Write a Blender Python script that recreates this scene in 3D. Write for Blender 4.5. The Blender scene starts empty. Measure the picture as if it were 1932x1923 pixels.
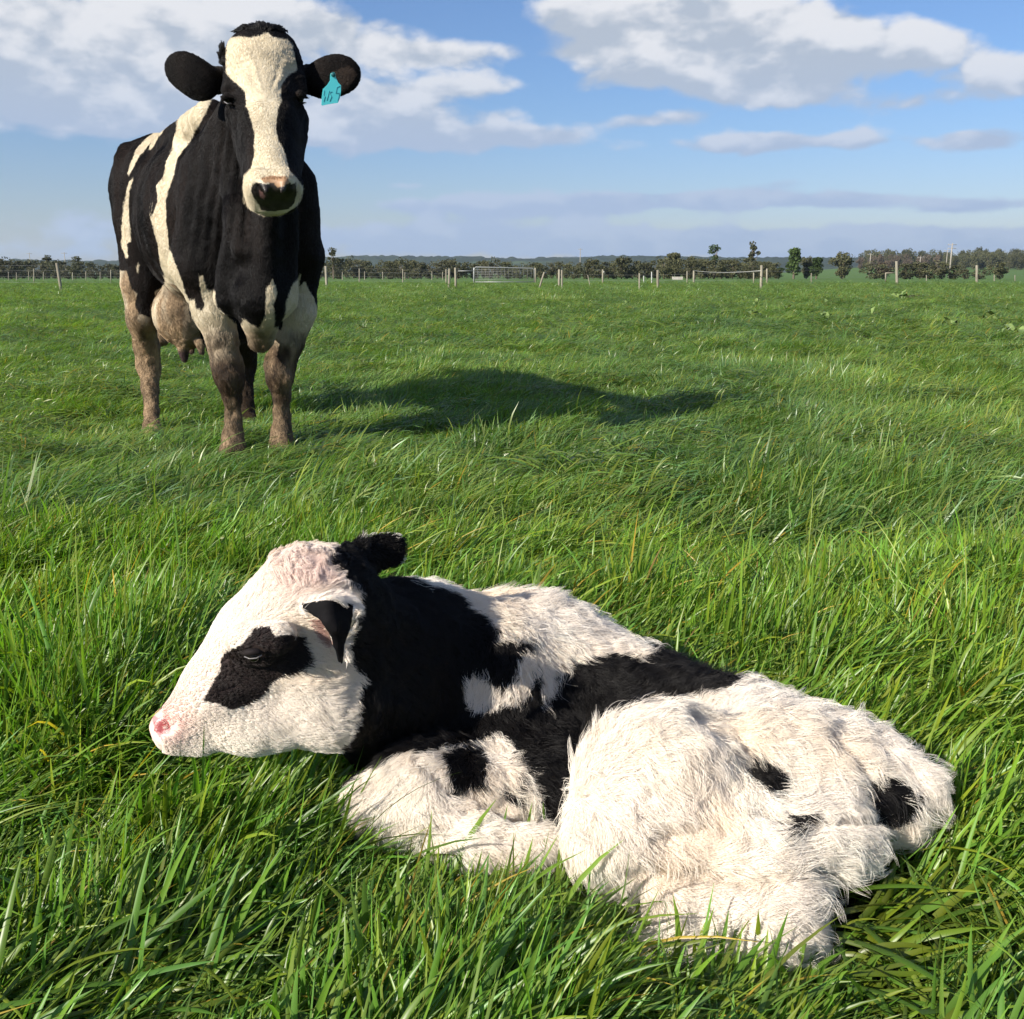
import bpy, math, random
import numpy as np
from mathutils import Vector, kdtree

rng = np.random.default_rng(7)
random.seed(7)
C = bpy.data.collections.new('pasture'); 
scn = bpy.context.scene
scn.collection.children.link(C)

# ------------------------------------------------------------------ camera
CAM_H = 0.72
PITCH = math.radians(13.48)
FPX = 1860.0            # focal length in units of a 1932 x 1923 picture
CX, CY = 966.0, 961.5
cam_d = bpy.data.cameras.new('camera'); cam = bpy.data.objects.new('camera', cam_d)
scn.collection.objects.link(cam); scn.camera = cam
cam.location = (0, 0, CAM_H)
cam.rotation_euler = (math.radians(90) - PITCH, 0, 0)
cam_d.sensor_fit = 'HORIZONTAL'; cam_d.sensor_width = 36; cam_d.lens = FPX / 1932 * 36
cam_d.clip_start = 0.02; cam_d.clip_end = 20000
FWD = np.array([0, math.cos(PITCH), -math.sin(PITCH)]); UP = np.array([0, math.sin(PITCH), math.cos(PITCH)]); RT = np.array([1., 0, 0])

def P(px, py, Y):
    """world point seen at picture position (px,py), at distance Y in front of the camera"""
    d = FWD + (px - CX) / FPX * RT - (py - CY) / FPX * UP
    return d * (Y / d[1]) + np.array([0, 0, CAM_H])
def depth(p): return float((np.asarray(p) - [0, 0, CAM_H]) @ FWD)
def proj(V):
    q = V - np.array([0, 0, CAM_H]); z = q @ FWD
    return CX + FPX * (q @ RT) / z, CY - FPX * (q @ UP) / z

# ------------------------------------------------------------------ light
SUN_EL = math.radians(29); SHX, SHY = math.cos(math.radians(40)), math.sin(math.radians(40))   # shadows fall to the right and away
sun_d = bpy.data.lights.new('sun', 'SUN'); sun = bpy.data.objects.new('sun', sun_d); scn.collection.objects.link(sun)
sun_d.energy = 5.0; sun_d.angle = math.radians(0.5); sun_d.color = (1.0, 0.93, 0.82)
ldir = Vector((SHX * math.cos(SUN_EL), SHY * math.cos(SUN_EL), -math.sin(SUN_EL)))
sun.rotation_euler = ldir.to_track_quat('-Z', 'Y').to_euler()
scn.view_settings.view_transform = 'Standard'; scn.view_settings.look = 'None'
scn.view_settings.exposure = 0.8; scn.view_settings.gamma = 1.0; scn.view_settings.use_curve_mapping = False
scn.render.engine = 'CYCLES'
scn.cycles.max_bounces = 6; scn.cycles.diffuse_bounces = 3; scn.cycles.glossy_bounces = 2; scn.cycles.transmission_bounces = 3; scn.cycles.transparent_max_bounces = 4

class NT:
    """small node-tree helper"""
    def __init__(s, tree): s.t = tree; s.n = tree.nodes; s.l = tree.links
    def new(s, typ, **kw):
        n = s.n.new(typ)
        for k, v in kw.items(): setattr(n, k, v)
        return n
    def put(s, sock, v):
        if isinstance(v, bpy.types.NodeSocket): s.l.new(v, sock)
        elif v is not None: sock.default_value = v
    def m(s, op, a, b=None, c=None, clamp=False):
        n = s.new('ShaderNodeMath', operation=op, use_clamp=clamp)
        s.put(n.inputs[0], a)
        if b is not None: s.put(n.inputs[1], b)
        if c is not None: s.put(n.inputs[2], c)
        return n.outputs[0]
    def mix(s, f, a, b, blend='MIX'):
        n = s.new('ShaderNodeMix', data_type='RGBA', blend_type=blend)
        s.put(n.inputs[0], f)
        s.put(n.inputs[6], a if isinstance(a, bpy.types.NodeSocket) else (*a, 1) if len(a) == 3 else a)
        s.put(n.inputs[7], b if isinstance(b, bpy.types.NodeSocket) else (*b, 1) if len(b) == 3 else b)
        return n.outputs[2]
    def noise(s, vec, scale, detail=4, rough=.55, dist=0.0):
        n = s.new('ShaderNodeTexNoise'); s.put(n.inputs['Vector'], vec)
        n.inputs['Scale'].default_value = scale; n.inputs['Detail'].default_value = detail
        n.inputs['Roughness'].default_value = rough; n.inputs['Distortion'].default_value = dist
        return n.outputs[0]
    def ramp(s, f, a, b):
        n = s.new('ShaderNodeMapRange', interpolation_type='SMOOTHSTEP')
        s.put(n.inputs[0], f); n.inputs[1].default_value = a; n.inputs[2].default_value = b
        return n.outputs[0]

world = bpy.data.worlds.new('World'); scn.world = world; world.use_nodes = True
W = NT(world.node_tree); W.n.clear()
def build_sky():
    out = W.new('ShaderNodeOutputWorld'); bg = W.new('ShaderNodeBackground'); W.l.new(bg.outputs[0], out.inputs[0])
    bg.inputs[1].default_value = 0.058
    sky = W.new('ShaderNodeTexSky', sky_type='NISHITA'); sky.sun_disc = False
    sky.sun_elevation = SUN_EL; sky.sun_rotation = math.atan2(-SHX, -SHY); sky.air_density = 1.15; sky.dust_density = 0.35; sky.ozone_density = 2.4
    hs = W.new('ShaderNodeHueSaturation'); W.l.new(sky.outputs[0], hs.inputs['Color']); hs.inputs['Saturation'].default_value = 1.0; hs.inputs['Value'].default_value = 1.0
    tc = W.new('ShaderNodeTexCoord'); sep = W.new('ShaderNodeSeparateXYZ'); W.l.new(tc.outputs['Generated'], sep.inputs[0])
    x, y, z = sep.outputs
    az = W.m('ARCTAN2', x, y); el = W.m('ARCSINE', z)
    def ae(px, py):
        d = FWD + (px - CX) / FPX * RT - (py - CY) / FPX * UP; d /= np.linalg.norm(d)
        return math.atan2(d[0], d[1]), math.asin(d[2])
    # cloud bodies: (px, py, half width, half height, weight)
    blobs = [(60, 75, 130, 75, .85), (250, 50, 240, 80, .75), (190, 165, 320, 75, .7), (120, 225, 330, 42, .6), (560, 45, 260, 62, .78), (830, 100, 170, 26, .6), (690, 200, 200, 64, .72), (830, 265, 250, 28, .8), (960, 215, 70, 14, .2),
             (1230, 45, 200, 95, .9), (1450, 65, 190, 90, .85), (1640, 95, 170, 60, .55), (1800, 75, 110, 35, .4), (1330, 140, 230, 40, .55), (1480, 180, 170, 26, .4), (1890, 135, 110, 45, .65), (1100, 30, 90, 60, .3),
             (1230, 226, 120, 22, .75), (1450, 270, 250, 22, .8), (1870, 262, 130, 26, .75), (1700, 195, 150, 24, .5), (1000, 250, 120, 22, .4), (900, 160, 110, 24, .4),
             (980, 388, 330, 20, .82), (1290, 374, 200, 17, .78), (1600, 378, 140, 19, .8), (1850, 388, 130, 19, .8), (1490, 345, 90, 14, .5), (1700, 320, 120, 12, .45), (760, 350, 90, 10, .4), (60, 395, 140, 22, .4), (250, 430, 250, 25, .3), (800, 450, 500, 34, .75), (1400, 460, 600, 32, .75), (1800, 455, 300, 30, .7), (60, 300, 70, 18, .3), (90, 480, 400, 30, .35)]
    tot = None; vs = None
    for px, py, sx, sy, w in blobs:
        a, e = ae(px, py); a2, _ = ae(px + sx, py); _, e2 = ae(px, py - sy)
        u = W.m('DIVIDE', W.m('SUBTRACT', az, a), a2 - a); v = W.m('DIVIDE', W.m('SUBTRACT', el, e), e2 - e)
        g = W.m('MULTIPLY', W.m('EXPONENT', W.m('MULTIPLY', W.m('ADD', W.m('MULTIPLY', u, u), W.m('MULTIPLY', v, v)), -0.9)), w)
        gv = W.m('MULTIPLY', g, v); tot = g if tot is None else W.m('ADD', tot, g); vs = gv if vs is None else W.m('ADD', vs, gv)
    vm = W.m('DIVIDE', vs, W.m('ADD', tot, .05)); tot = W.m('MINIMUM', tot, 0.9)
    # elsewhere in the sky: scattered clouds of the same sort
    outside = W.ramp(W.m('ABSOLUTE', az), .5, .8)
    above = W.ramp(el, math.radians(17), math.radians(28))
    outside = W.m('MAXIMUM', outside, above)
    def dens(dz):
        cmb = W.new('ShaderNodeCombineXYZ')
        W.put(cmb.inputs[0], az); W.put(cmb.inputs[1], W.m('MULTIPLY', W.m('ADD', el, dz), 1.75)); cmb.inputs[2].default_value = 3.7
        wr = W.new('ShaderNodeTexNoise'); W.l.new(cmb.outputs[0], wr.inputs['Vector']); wr.inputs['Scale'].default_value = 9; wr.inputs['Detail'].default_value = 4
        wv = W.new('ShaderNodeVectorMath', operation='MULTIPLY_ADD'); W.l.new(wr.outputs['Color'], wv.inputs[0]); wv.inputs[1].default_value = (.09, .09, .09); W.l.new(cmb.outputs[0], wv.inputs[2])
        vo = W.new('ShaderNodeTexVoronoi', feature='F1'); W.l.new(wv.outputs[0], vo.inputs['Vector']); vo.inputs['Scale'].default_value = 11; vo.inputs['Detail'].default_value = 2.5; vo.inputs['Roughness'].default_value = .55
        n1 = W.m('ADD', W.m('MULTIPLY', W.noise(cmb.outputs[0], 12, 8, .6, .1), .6), W.m('MULTIPLY', W.m('SUBTRACT', 1.0, vo.outputs['Distance']), .40))
        n2 = W.noise(cmb.outputs[0], 3.2, 3, .5)
        return n1, n2
    n1, n2 = dens(0.0)
    n1b, n2b = dens(0.022)
    base = W.m('ADD', W.m('MULTIPLY', tot, W.m('SUBTRACT', 1.0, outside)), W.m('MULTIPLY', W.m('MULTIPLY', W.m('SUBTRACT', n2, .36), 2.2), outside))
    d0 = W.m('ADD', base, W.m('MULTIPLY', W.m('SUBTRACT', n1, .5), 1.3))
    cover = W.m('MULTIPLY', W.ramp(d0, .10, .42), .93)
    vm = W.m('MULTIPLY', vm, W.m('SUBTRACT', 1.0, outside))
    lit = W.ramp(W.m('ADD', W.m('MULTIPLY', vm, .7), W.m('ADD', W.m('MULTIPLY', W.m('SUBTRACT', n1, n1b), 3.0), W.m('MULTIPLY', W.m('SUBTRACT', n2, .5), .6))), -.36, .55)
    hi = W.ramp(el, math.radians(3), math.radians(13))
    litc = W.mix(hi, (4.9, 5.9, 7.8), (8.6, 8.6, 8.8)); shc = W.mix(hi, (4.1, 5.2, 7.4), (4.9, 5.45, 6.3))
    cc = W.mix(lit, shc, litc)
    corr = W.mix(W.ramp(el, 0.0, math.radians(11)), (0.84, 0.90, 1.22), (0.74, 0.92, 1.26))
    skyc = W.mix(1.0, hs.outputs[0], corr, 'MULTIPLY')
    W.l.new(W.mix(cover, skyc, cc), bg.inputs[0])
build_sky()
world.cycles.sampling_method = 'MANUAL'; world.cycles.sample_map_resolution = 512

# ------------------------------------------------------------------ helpers
def tag(o, label=None, cat=None, group=None, kind=None):
    if label: o['label'] = label
    if cat: o['category'] = cat
    if group: o['group'] = group
    if kind: o['kind'] = kind
    return o
def link(name, data, parent=None, mat=None):
    o = bpy.data.objects.new(name, data); C.objects.link(o)
    if parent is not None: o.parent = parent
    if mat is not None: data.materials.append(mat)
    return o
def thing(name, loc=(0, 0, 0)):
    o = bpy.data.objects.new(name, None); C.objects.link(o); o.location = loc; o.empty_display_size = .1
    return o
def np_mesh(name, V, F, smooth=True):
    """V (n,3); F (m,3|4) int array or list of arrays"""
    Fs = F if isinstance(F, list) else [F]
    me = bpy.data.meshes.new(name)
    V = np.asarray(V, np.float32); me.vertices.add(len(V)); me.vertices.foreach_set('co', V.ravel())
    loops = np.concatenate([f.ravel() for f in Fs]).astype(np.int32)
    sizes = np.concatenate([np.full(len(f), f.shape[1]) for f in Fs]).astype(np.int32)
    starts = np.concatenate([[0], np.cumsum(sizes)[:-1]]).astype(np.int32)
    me.loops.add(len(loops)); me.loops.foreach_set('vertex_index', loops)
    me.polygons.add(len(sizes)); me.polygons.foreach_set('loop_start', starts)
    me.polygons.foreach_set('use_smooth', np.full(len(sizes), smooth))
    me.update(calc_edges=True); me.validate()
    return me
def set_col(me, name, col, dom='POINT'):
    a = me.attributes.new(name, 'FLOAT_COLOR', dom)
    c = np.ones((len(col), 4), np.float32); c[:, :3] = col; a.data.foreach_set('color', c.ravel())
def set_f(me, name, v, dom='POINT', typ='FLOAT'):
    a = me.attributes.new(name, typ, dom); a.data.foreach_set('value', np.asarray(v, np.float32 if typ == 'FLOAT' else np.int32))

def vnoise(p, scale, seed=0, octaves=3):
    """value noise, p (n,3) or (n,2) -> about -1..1"""
    p = np.asarray(p, np.float64); tot = np.zeros(len(p)); amp = 1.; s = 0.
    if p.shape[1] == 2: p = np.c_[p, np.zeros(len(p))]
    for o in range(octaves):
        q = p * scale * 2 ** o + seed * 17.31 + o * 5.7
        i = np.floor(q).astype(np.int64); f = q - i; f = f * f * (3 - 2 * f)
        def h(dx, dy, dz):
            n = (i[:, 0] + dx) * 374761393 + (i[:, 1] + dy) * 668265263 + (i[:, 2] + dz) * 2147483647 + seed * 974711
            n = (n ^ (n >> 13)) * 1274126177; n = n ^ (n >> 16)
            return (n & 0xffff) / 32767.5 - 1
        r = 0
        for dx in (0, 1):
            for dy in (0, 1):
                for dz in (0, 1):
                    w = (f[:, 0] if dx else 1 - f[:, 0]) * (f[:, 1] if dy else 1 - f[:, 1]) * (f[:, 2] if dz else 1 - f[:, 2])
                    r = r + w * h(dx, dy, dz)
        tot += amp * r; s += amp; amp *= .5
    return tot / s * 1.5
def sstep(a, b, x): t = np.clip((x - a) / (b - a), 0, 1); return t * t * (3 - 2 * t)
def norm(v): return v / np.maximum(np.linalg.norm(v, axis=-1, keepdims=True), 1e-9)

def inpoly(x, y, poly):
    poly = np.asarray(poly, float); n = len(poly); r = np.zeros(len(x), bool); j = n - 1
    for i in range(n):
        xi, yi = poly[i]; xj, yj = poly[j]
        if yi != yj:
            c = ((yi > y) != (yj > y)) & (x < (xj - xi) * (y - yi) / (yj - yi) + xi)
            r ^= c
        j = i
    return r

# ------------------------------------------------------------------ terrain
def terrain(x, y):
    x = np.asarray(x, float); y = np.asarray(y, float); shp = x.shape
    q = np.c_[x.ravel(), y.ravel()]
    r = np.hypot(q[:, 0], q[:, 1])
    z = .030 * vnoise(q, 2.0, 3, 2) * sstep(.9, 2.2, r) * (1 - sstep(40, 90, r)) + .05 * vnoise(q, .22, 5, 2) * sstep(4, 12, r) * (1 - sstep(40, 80, r))
    z -= .085 * np.exp(-((q[:, 0] + 1.75) ** 2 / .5 + (q[:, 1] - 4.95) ** 2 / .5))
    z -= .35 * sstep(80, 210, r)
    z += 5.5 * sstep(300, 800, q[:, 1]) * sstep(.22, .36, q[:, 0] / np.maximum(q[:, 1], 1)) * (1 - sstep(1500, 2200, r))
    return z.reshape(shp)

# ------------------------------------------------------------------ materials
def mat(name):
    m = bpy.data.materials.new(name); m.use_nodes = True
    N = NT(m.node_tree); b = N.n['Principled BSDF']
    return m, N, b
def simple_mat(name, col, rough=.7, noise_scale=None, col2=None, bump=0, metal=0, spec=.5, stretch=None):
    m, N, b = mat(name); b.inputs['Roughness'].default_value = rough; b.inputs['Metallic'].default_value = metal; b.inputs['Specular IOR Level'].default_value = spec
    if noise_scale:
        tc = N.new('ShaderNodeTexCoord'); v = tc.outputs['Object']
        if stretch:
            mp = N.new('ShaderNodeMapping'); N.l.new(v, mp.inputs[0]); mp.inputs['Scale'].default_value = stretch; v = mp.outputs[0]
        n = N.noise(v, noise_scale, 6, .65)
        N.l.new(N.mix(N.ramp(n, .3, .7), col, col2 or tuple(c * .5 for c in col)), b.inputs['Base Color'])
        if bump:
            bp = N.new('ShaderNodeBump'); bp.inputs['Strength'].default_value = bump; bp.inputs['Distance'].default_value = .01; N.l.new(n, bp.inputs['Height']); N.l.new(bp.outputs[0], b.inputs['Normal'])
    else: b.inputs['Base Color'].default_value = (*col, 1)
    return m

def grass_mat(name):
    m, N, b = mat(name)
    at = N.new('ShaderNodeAttribute', attribute_name='tint'); ap = N.new('ShaderNodeAttribute', attribute_name='along')
    oi = N.new('ShaderNodeObjectInfo'); geo = N.new('ShaderNodeNewGeometry')
    big = N.noise(geo.outputs['Position'], .55, 3, .6)
    col = N.mix(N.ramp(big, .35, .68), (0.76, 0.86, 0.82), (1.14, 1.12, .75))
    c = N.mix(1.0, at.outputs['Color'], col, 'MULTIPLY')
    v = N.new('ShaderNodeHueSaturation'); N.l.new(c, v.inputs['Color']); N.l.new(N.m('MULTIPLY_ADD', oi.outputs['Random'], .4, .8), v.inputs['Value'])
    c = v.outputs[0]
    b.inputs['Roughness'].default_value = .38; b.inputs['Specular IOR Level'].default_value = .5
    N.l.new(c, b.inputs['Base Color'])
    tr = N.new('ShaderNodeBsdfTranslucent'); c2 = N.mix(1.0, c, (1.35, 1.6, .55), 'MULTIPLY'); N.l.new(c2, tr.inputs[0])
    mx = N.new('ShaderNodeMixShader'); mx.inputs[0].default_value = .40
    N.l.new(b.outputs[0], mx.inputs[1]); N.l.new(tr.outputs[0], mx.inputs[2])
    N.l.new(mx.outputs[0], N.n['Material Output'].inputs['Surface'])
    return m
M_grass = grass_mat('grass blades')

def ground_mat():
    m, N, b = mat('pasture ground'); geo = N.new('ShaderNodeNewGeometry'); pos = geo.outputs['Position']
    sp = N.new('ShaderNodeSeparateXYZ'); N.l.new(pos, sp.inputs[0])
    dist = N.m('SQRT', N.m('ADD', N.m('MULTIPLY', sp.outputs[0], sp.outputs[0]), N.m('MULTIPLY', sp.outputs[1], sp.outputs[1])))
    fine = N.noise(pos, 6, 6, .7); mid = N.noise(pos, .25, 4, .6)
    near = N.mix(N.ramp(fine, .35, .65), (.016, .02, .006), (.035, .03, .014))
    far = N.mix(N.ramp(mid, .3, .7), (.10, .155, .04), (.14, .195, .055))
    far = N.mix(N.m('MULTIPLY', N.ramp(fine, .5, .8), .4), far, (.03, .07, .012))
    # sown paddock beyond the fence
    far = N.mix(N.ramp(dist, 62, 70), far, (.085, .145, .04))
    c = N.mix(N.ramp(dist, 18, 34), near, far)
    # bare track by the gate
    tr = N.noise(pos, .5, 4, .6)
    a = N.m('MULTIPLY', N.ramp(N.m('ABSOLUTE', N.m('SUBTRACT', sp.outputs[1], N.m('MULTIPLY_ADD', tr, 3, 46.5))), 2.6, 1.0), N.m('MULTIPLY', N.ramp(sp.outputs[0], 3.0, 5.5), N.ramp(sp.outputs[0], 20.0, 17.0)))
    c = N.mix(N.m('MULTIPLY', a, .8), c, (.22, .17, .1))
    N.l.new(c, b.inputs['Base Color']); b.inputs['Roughness'].default_value = .95; b.inputs['Specular IOR Level'].default_value = .1
    bp = N.new('ShaderNodeBump'); bp.inputs['Strength'].default_value = .5; bp.inputs['Distance'].default_value = .05; N.l.new(fine, bp.inputs['Height']); N.l.new(bp.outputs[0], b.inputs['Normal'])
    return m

def build_ground():
    rad = np.concatenate([[0.02], np.geomspace(.25, 6500, 230)]); ang = np.radians(np.linspace(0, 360, 361)[:-1])
    fine = np.radians(np.arange(50, 130, .35)); ang = np.sort(np.unique(np.concatenate([ang[(ang < fine[0]) | (ang > fine[-1])], fine])))
    R_, A_ = np.meshgrid(rad, ang, indexing='ij'); X = R_ * np.cos(A_); Y = R_ * np.sin(A_); Z = terrain(X, Y)
    V = np.c_[X.ravel(), Y.ravel(), Z.ravel()]; n = len(ang); idx = np.arange(len(rad) * n).reshape(len(rad), n)
    a = idx[:-1]; b = idx[1:]; F = np.stack([a, b, np.roll(b, -1, 1), np.roll(a, -1, 1)], -1).reshape(-1, 4)
    o = link('ground', np_mesh('ground', V, F), mat=ground_mat()); tag(o, 'pasture ground under the grass', kind='structure')
build_ground()

# ------------------------------------------------------------------ signed-distance modelling
class Field:
    def __init__(s, lo, hi, h):
        s.lo = np.array(lo, float); s.h = h; s.n = np.ceil((np.array(hi) - s.lo) / h).astype(int) + 1
        s.F = np.full(s.n, .25, np.float32)
        s.ax = [(s.lo[i] + np.arange(s.n[i]) * h).astype(np.float32) for i in range(3)]
    def _sub(s, lo, hi):
        i0 = np.clip(np.floor((lo - s.lo) / s.h).astype(int), 0, s.n - 1); i1 = np.clip(np.ceil((hi - s.lo) / s.h).astype(int) + 1, 1, s.n)
        sl = tuple(slice(a, b) for a, b in zip(i0, i1))
        return sl, np.meshgrid(*[s.ax[k][sl[k]] for k in range(3)], indexing='ij')
    def _apply(s, sl, d, k, cut):
        f = s.F[sl]
        if cut:
            d = -d; h = np.maximum(k - np.abs(f - d), 0) / k; s.F[sl] = np.maximum(f, d) + h * h * k / 4
        else:
            h = np.maximum(k - np.abs(f - d), 0) / k; s.F[sl] = np.minimum(f, d) - h * h * k / 4
    def cone(s, a, ra, b, rb, k=.03, side=None, sf=1., cut=False):
        a = np.asarray(a, np.float32); b = np.asarray(b, np.float32); m = max(ra, rb) * max(sf, 1) + k * 1.5 + s.h * 3
        sl, (X, Y, Z) = s._sub(np.minimum(a, b) - m, np.maximum(a, b) + m)
        if X.size == 0: return
        px, py, pz = X - a[0], Y - a[1], Z - a[2]; ba = b - a
        if side is not None:
            sd = norm(np.asarray(side, np.float32)); c = px * sd[0] + py * sd[1] + pz * sd[2]; g = 1 / sf - 1
            px = px + c * g * sd[0]; py = py + c * g * sd[1]; pz = pz + c * g * sd[2]; ba = ba + (ba @ sd) * g * sd
        t = np.clip((px * ba[0] + py * ba[1] + pz * ba[2]) / float(ba @ ba + 1e-12), 0, 1)
        d = np.sqrt((px - t * ba[0]) ** 2 + (py - t * ba[1]) ** 2 + (pz - t * ba[2]) ** 2) - (ra + (rb - ra) * t)
        if side is not None and sf < 1: d = d * (.5 + .5 * sf)
        s._apply(sl, d.astype(np.float32), k, cut)
    def ell(s, c, ax, r, k=.03, cut=False):
        """ax: 3 rows of orthonormal axes, r radii"""
        c = np.asarray(c, np.float32); ax = np.asarray(ax, np.float32); m = max(r) + k * 1.5 + s.h * 3
        sl, (X, Y, Z) = s._sub(c - m, c + m)
        if X.size == 0: return
        px, py, pz = X - c[0], Y - c[1], Z - c[2]; k0 = 0; k1 = 0
        for i in range(3):
            q = px * ax[i, 0] + py * ax[i, 1] + pz * ax[i, 2]; k0 = k0 + (q / r[i]) ** 2; k1 = k1 + (q / r[i] ** 2) ** 2
        k0 = np.sqrt(k0); k1 = np.sqrt(k1); d = k0 * (k0 - 1) / np.maximum(k1, 1e-6)
        s._apply(sl, d.astype(np.float32), k, cut)
    def tri(s, a, b, c, th, k=.01):
        a, b, c = [np.asarray(v, np.float32) for v in (a, b, c)]; m = th + k * 1.5 + s.h * 3
        sl, (X, Y, Z) = s._sub(np.minimum(np.minimum(a, b), c) - m, np.maximum(np.maximum(a, b), c) + m)
        if X.size == 0: return
        p = np.stack([X, Y, Z], -1); nor = np.cross(b - a, a - c)
        def seg(o, e): t = np.clip(((p - o) @ e) / (e @ e), 0, 1); return ((p - o - t[..., None] * e) ** 2).sum(-1)
        ins = (np.sign((p - a) @ np.cross(b - a, nor)) + np.sign((p - b) @ np.cross(c - b, nor)) + np.sign((p - c) @ np.cross(a - c, nor))) < 2
        d = np.where(ins, np.minimum(np.minimum(seg(a, b - a), seg(b, c - b)), seg(c, a - c)), ((p - a) @ nor) ** 2 / (nor @ nor))
        s._apply(sl, (np.sqrt(d) - th).astype(np.float32), k, False)
    def mesh(s, iters=3):
        F = s.F; n = s.n; ins = F < 0
        c = np.zeros(n - 1, np.int8)
        for dx in (0, 1):
            for dy in (0, 1):
                for dz in (0, 1): c += ins[dx:n[0] - 1 + dx, dy:n[1] - 1 + dy, dz:n[2] - 1 + dz]
        cells = np.argwhere((c > 0) & (c < 8)); cid = np.full(n - 1, -1, np.int64); cid[tuple(cells.T)] = np.arange(len(cells))
        acc = np.zeros((len(cells), 3)); cnt = np.zeros(len(cells))
        corners = [(x, y, z) for x in (0, 1) for y in (0, 1) for z in (0, 1)]
        for p in corners:
            for ax in range(3):
                if p[ax]: continue
                q = list(p); q[ax] = 1
                fp = F[tuple((cells + p).T)]; fq = F[tuple((cells + q).T)]; mk = (fp < 0) != (fq < 0)
                t = fp[mk] / (fp[mk] - fq[mk]); pt = np.tile(np.array(p, float), (mk.sum(), 1)); pt[:, ax] = t
                acc[mk] += pt; cnt[mk] += 1
        V = s.lo + (cells + acc / cnt[:, None]) * s.h
        Fc = []
        for ax in range(3):
            a0 = [slice(None)] * 3; a1 = [slice(None)] * 3; a0[ax] = slice(0, -1); a1[ax] = slice(1, None)
            i0 = ins[tuple(a0)]; i1 = ins[tuple(a1)]; e = np.argwhere(i0 != i1)
            u, v = (ax + 1) % 3, (ax + 2) % 3
            e = e[(e[:, u] > 0) & (e[:, v] > 0) & (e[:, u] < n[u] - 1) & (e[:, v] < n[v] - 1)]
            flip = i1[tuple(e.T)]
            def g(du, dv): w = e.copy(); w[:, u] -= du; w[:, v] -= dv; return cid[tuple(w.T)]
            q = np.stack([g(1, 1), g(0, 1), g(0, 0), g(1, 0)], -1); q[flip] = q[flip][:, ::-1]; Fc.append(q)
        Q = np.concatenate(Fc); Q = Q[(Q >= 0).all(1)]
        E = np.concatenate([Q[:, [0, 1]], Q[:, [1, 2]], Q[:, [2, 3]], Q[:, [3, 0]]]); E = np.concatenate([E, E[:, ::-1]])
        deg = np.bincount(E[:, 0], minlength=len(V))[:, None]
        for it in range(iters):
            L = np.stack([np.bincount(E[:, 0], V[E[:, 1], k], len(V)) for k in range(3)], -1) / np.maximum(deg, 1) - V
            V = V + (.5 if it % 2 == 0 else -.42 if iters > 3 else .5) * L
        return V, Q
    def at(s, p):
        i = np.clip(np.round((p - s.lo) / s.h).astype(int), 0, s.n - 1); return s.F[tuple(i.T)]

def vert_normals(V, Q):
    n = np.cross(V[Q[:, 2]] - V[Q[:, 0]], V[Q[:, 3]] - V[Q[:, 1]]); N_ = np.zeros_like(V)
    for k in range(4):
        for j in range(3): N_[:, j] += np.bincount(Q[:, k], n[:, j], len(V))
    return norm(N_)

def refine(V, Q):
    """split every quad in four and relax"""
    E = np.sort(np.concatenate([Q[:, [0, 1]], Q[:, [1, 2]], Q[:, [2, 3]], Q[:, [3, 0]]]), 1); U, inv = np.unique(E[:, 0] * len(V) + E[:, 1], return_inverse=True)
    em = (V[U // len(V)] + V[U % len(V)]) / 2; fc = V[Q].mean(1); n, m = len(V), len(U); e = inv.reshape(4, -1) + n; f = np.arange(len(Q)) + n + m
    W_ = np.concatenate([V, em, fc]); R = np.concatenate([np.stack([Q[:, k], e[k], f, e[k - 1]], -1) for k in range(4)])
    E = np.concatenate([R[:, [0, 1]], R[:, [1, 2]], R[:, [2, 3]], R[:, [3, 0]]]); E = np.concatenate([E, E[:, ::-1]]); deg = np.bincount(E[:, 0], minlength=len(W_))[:, None]
    for it in range(2):
        L = np.stack([np.bincount(E[:, 0], W_[E[:, 1], k], len(W_)) for k in range(3)], -1) / deg - W_; W_ = W_ + .5 * L
    return W_, R
def J(px, py, Y, r):
    p = P(px, py, Y); return p, r * depth(p) / FPX

# ------------------------------------------------------------------ coats
BLACK, SHEEN_BROWN = np.array((.0048, .0040, .0040)), np.array((.0165, .0115, .0095))
def lin(*c): return np.array([((v / 255 + .055) / 1.055) ** 2.4 if v > 10 else v / 255 / 12.92 for v in c])

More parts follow.
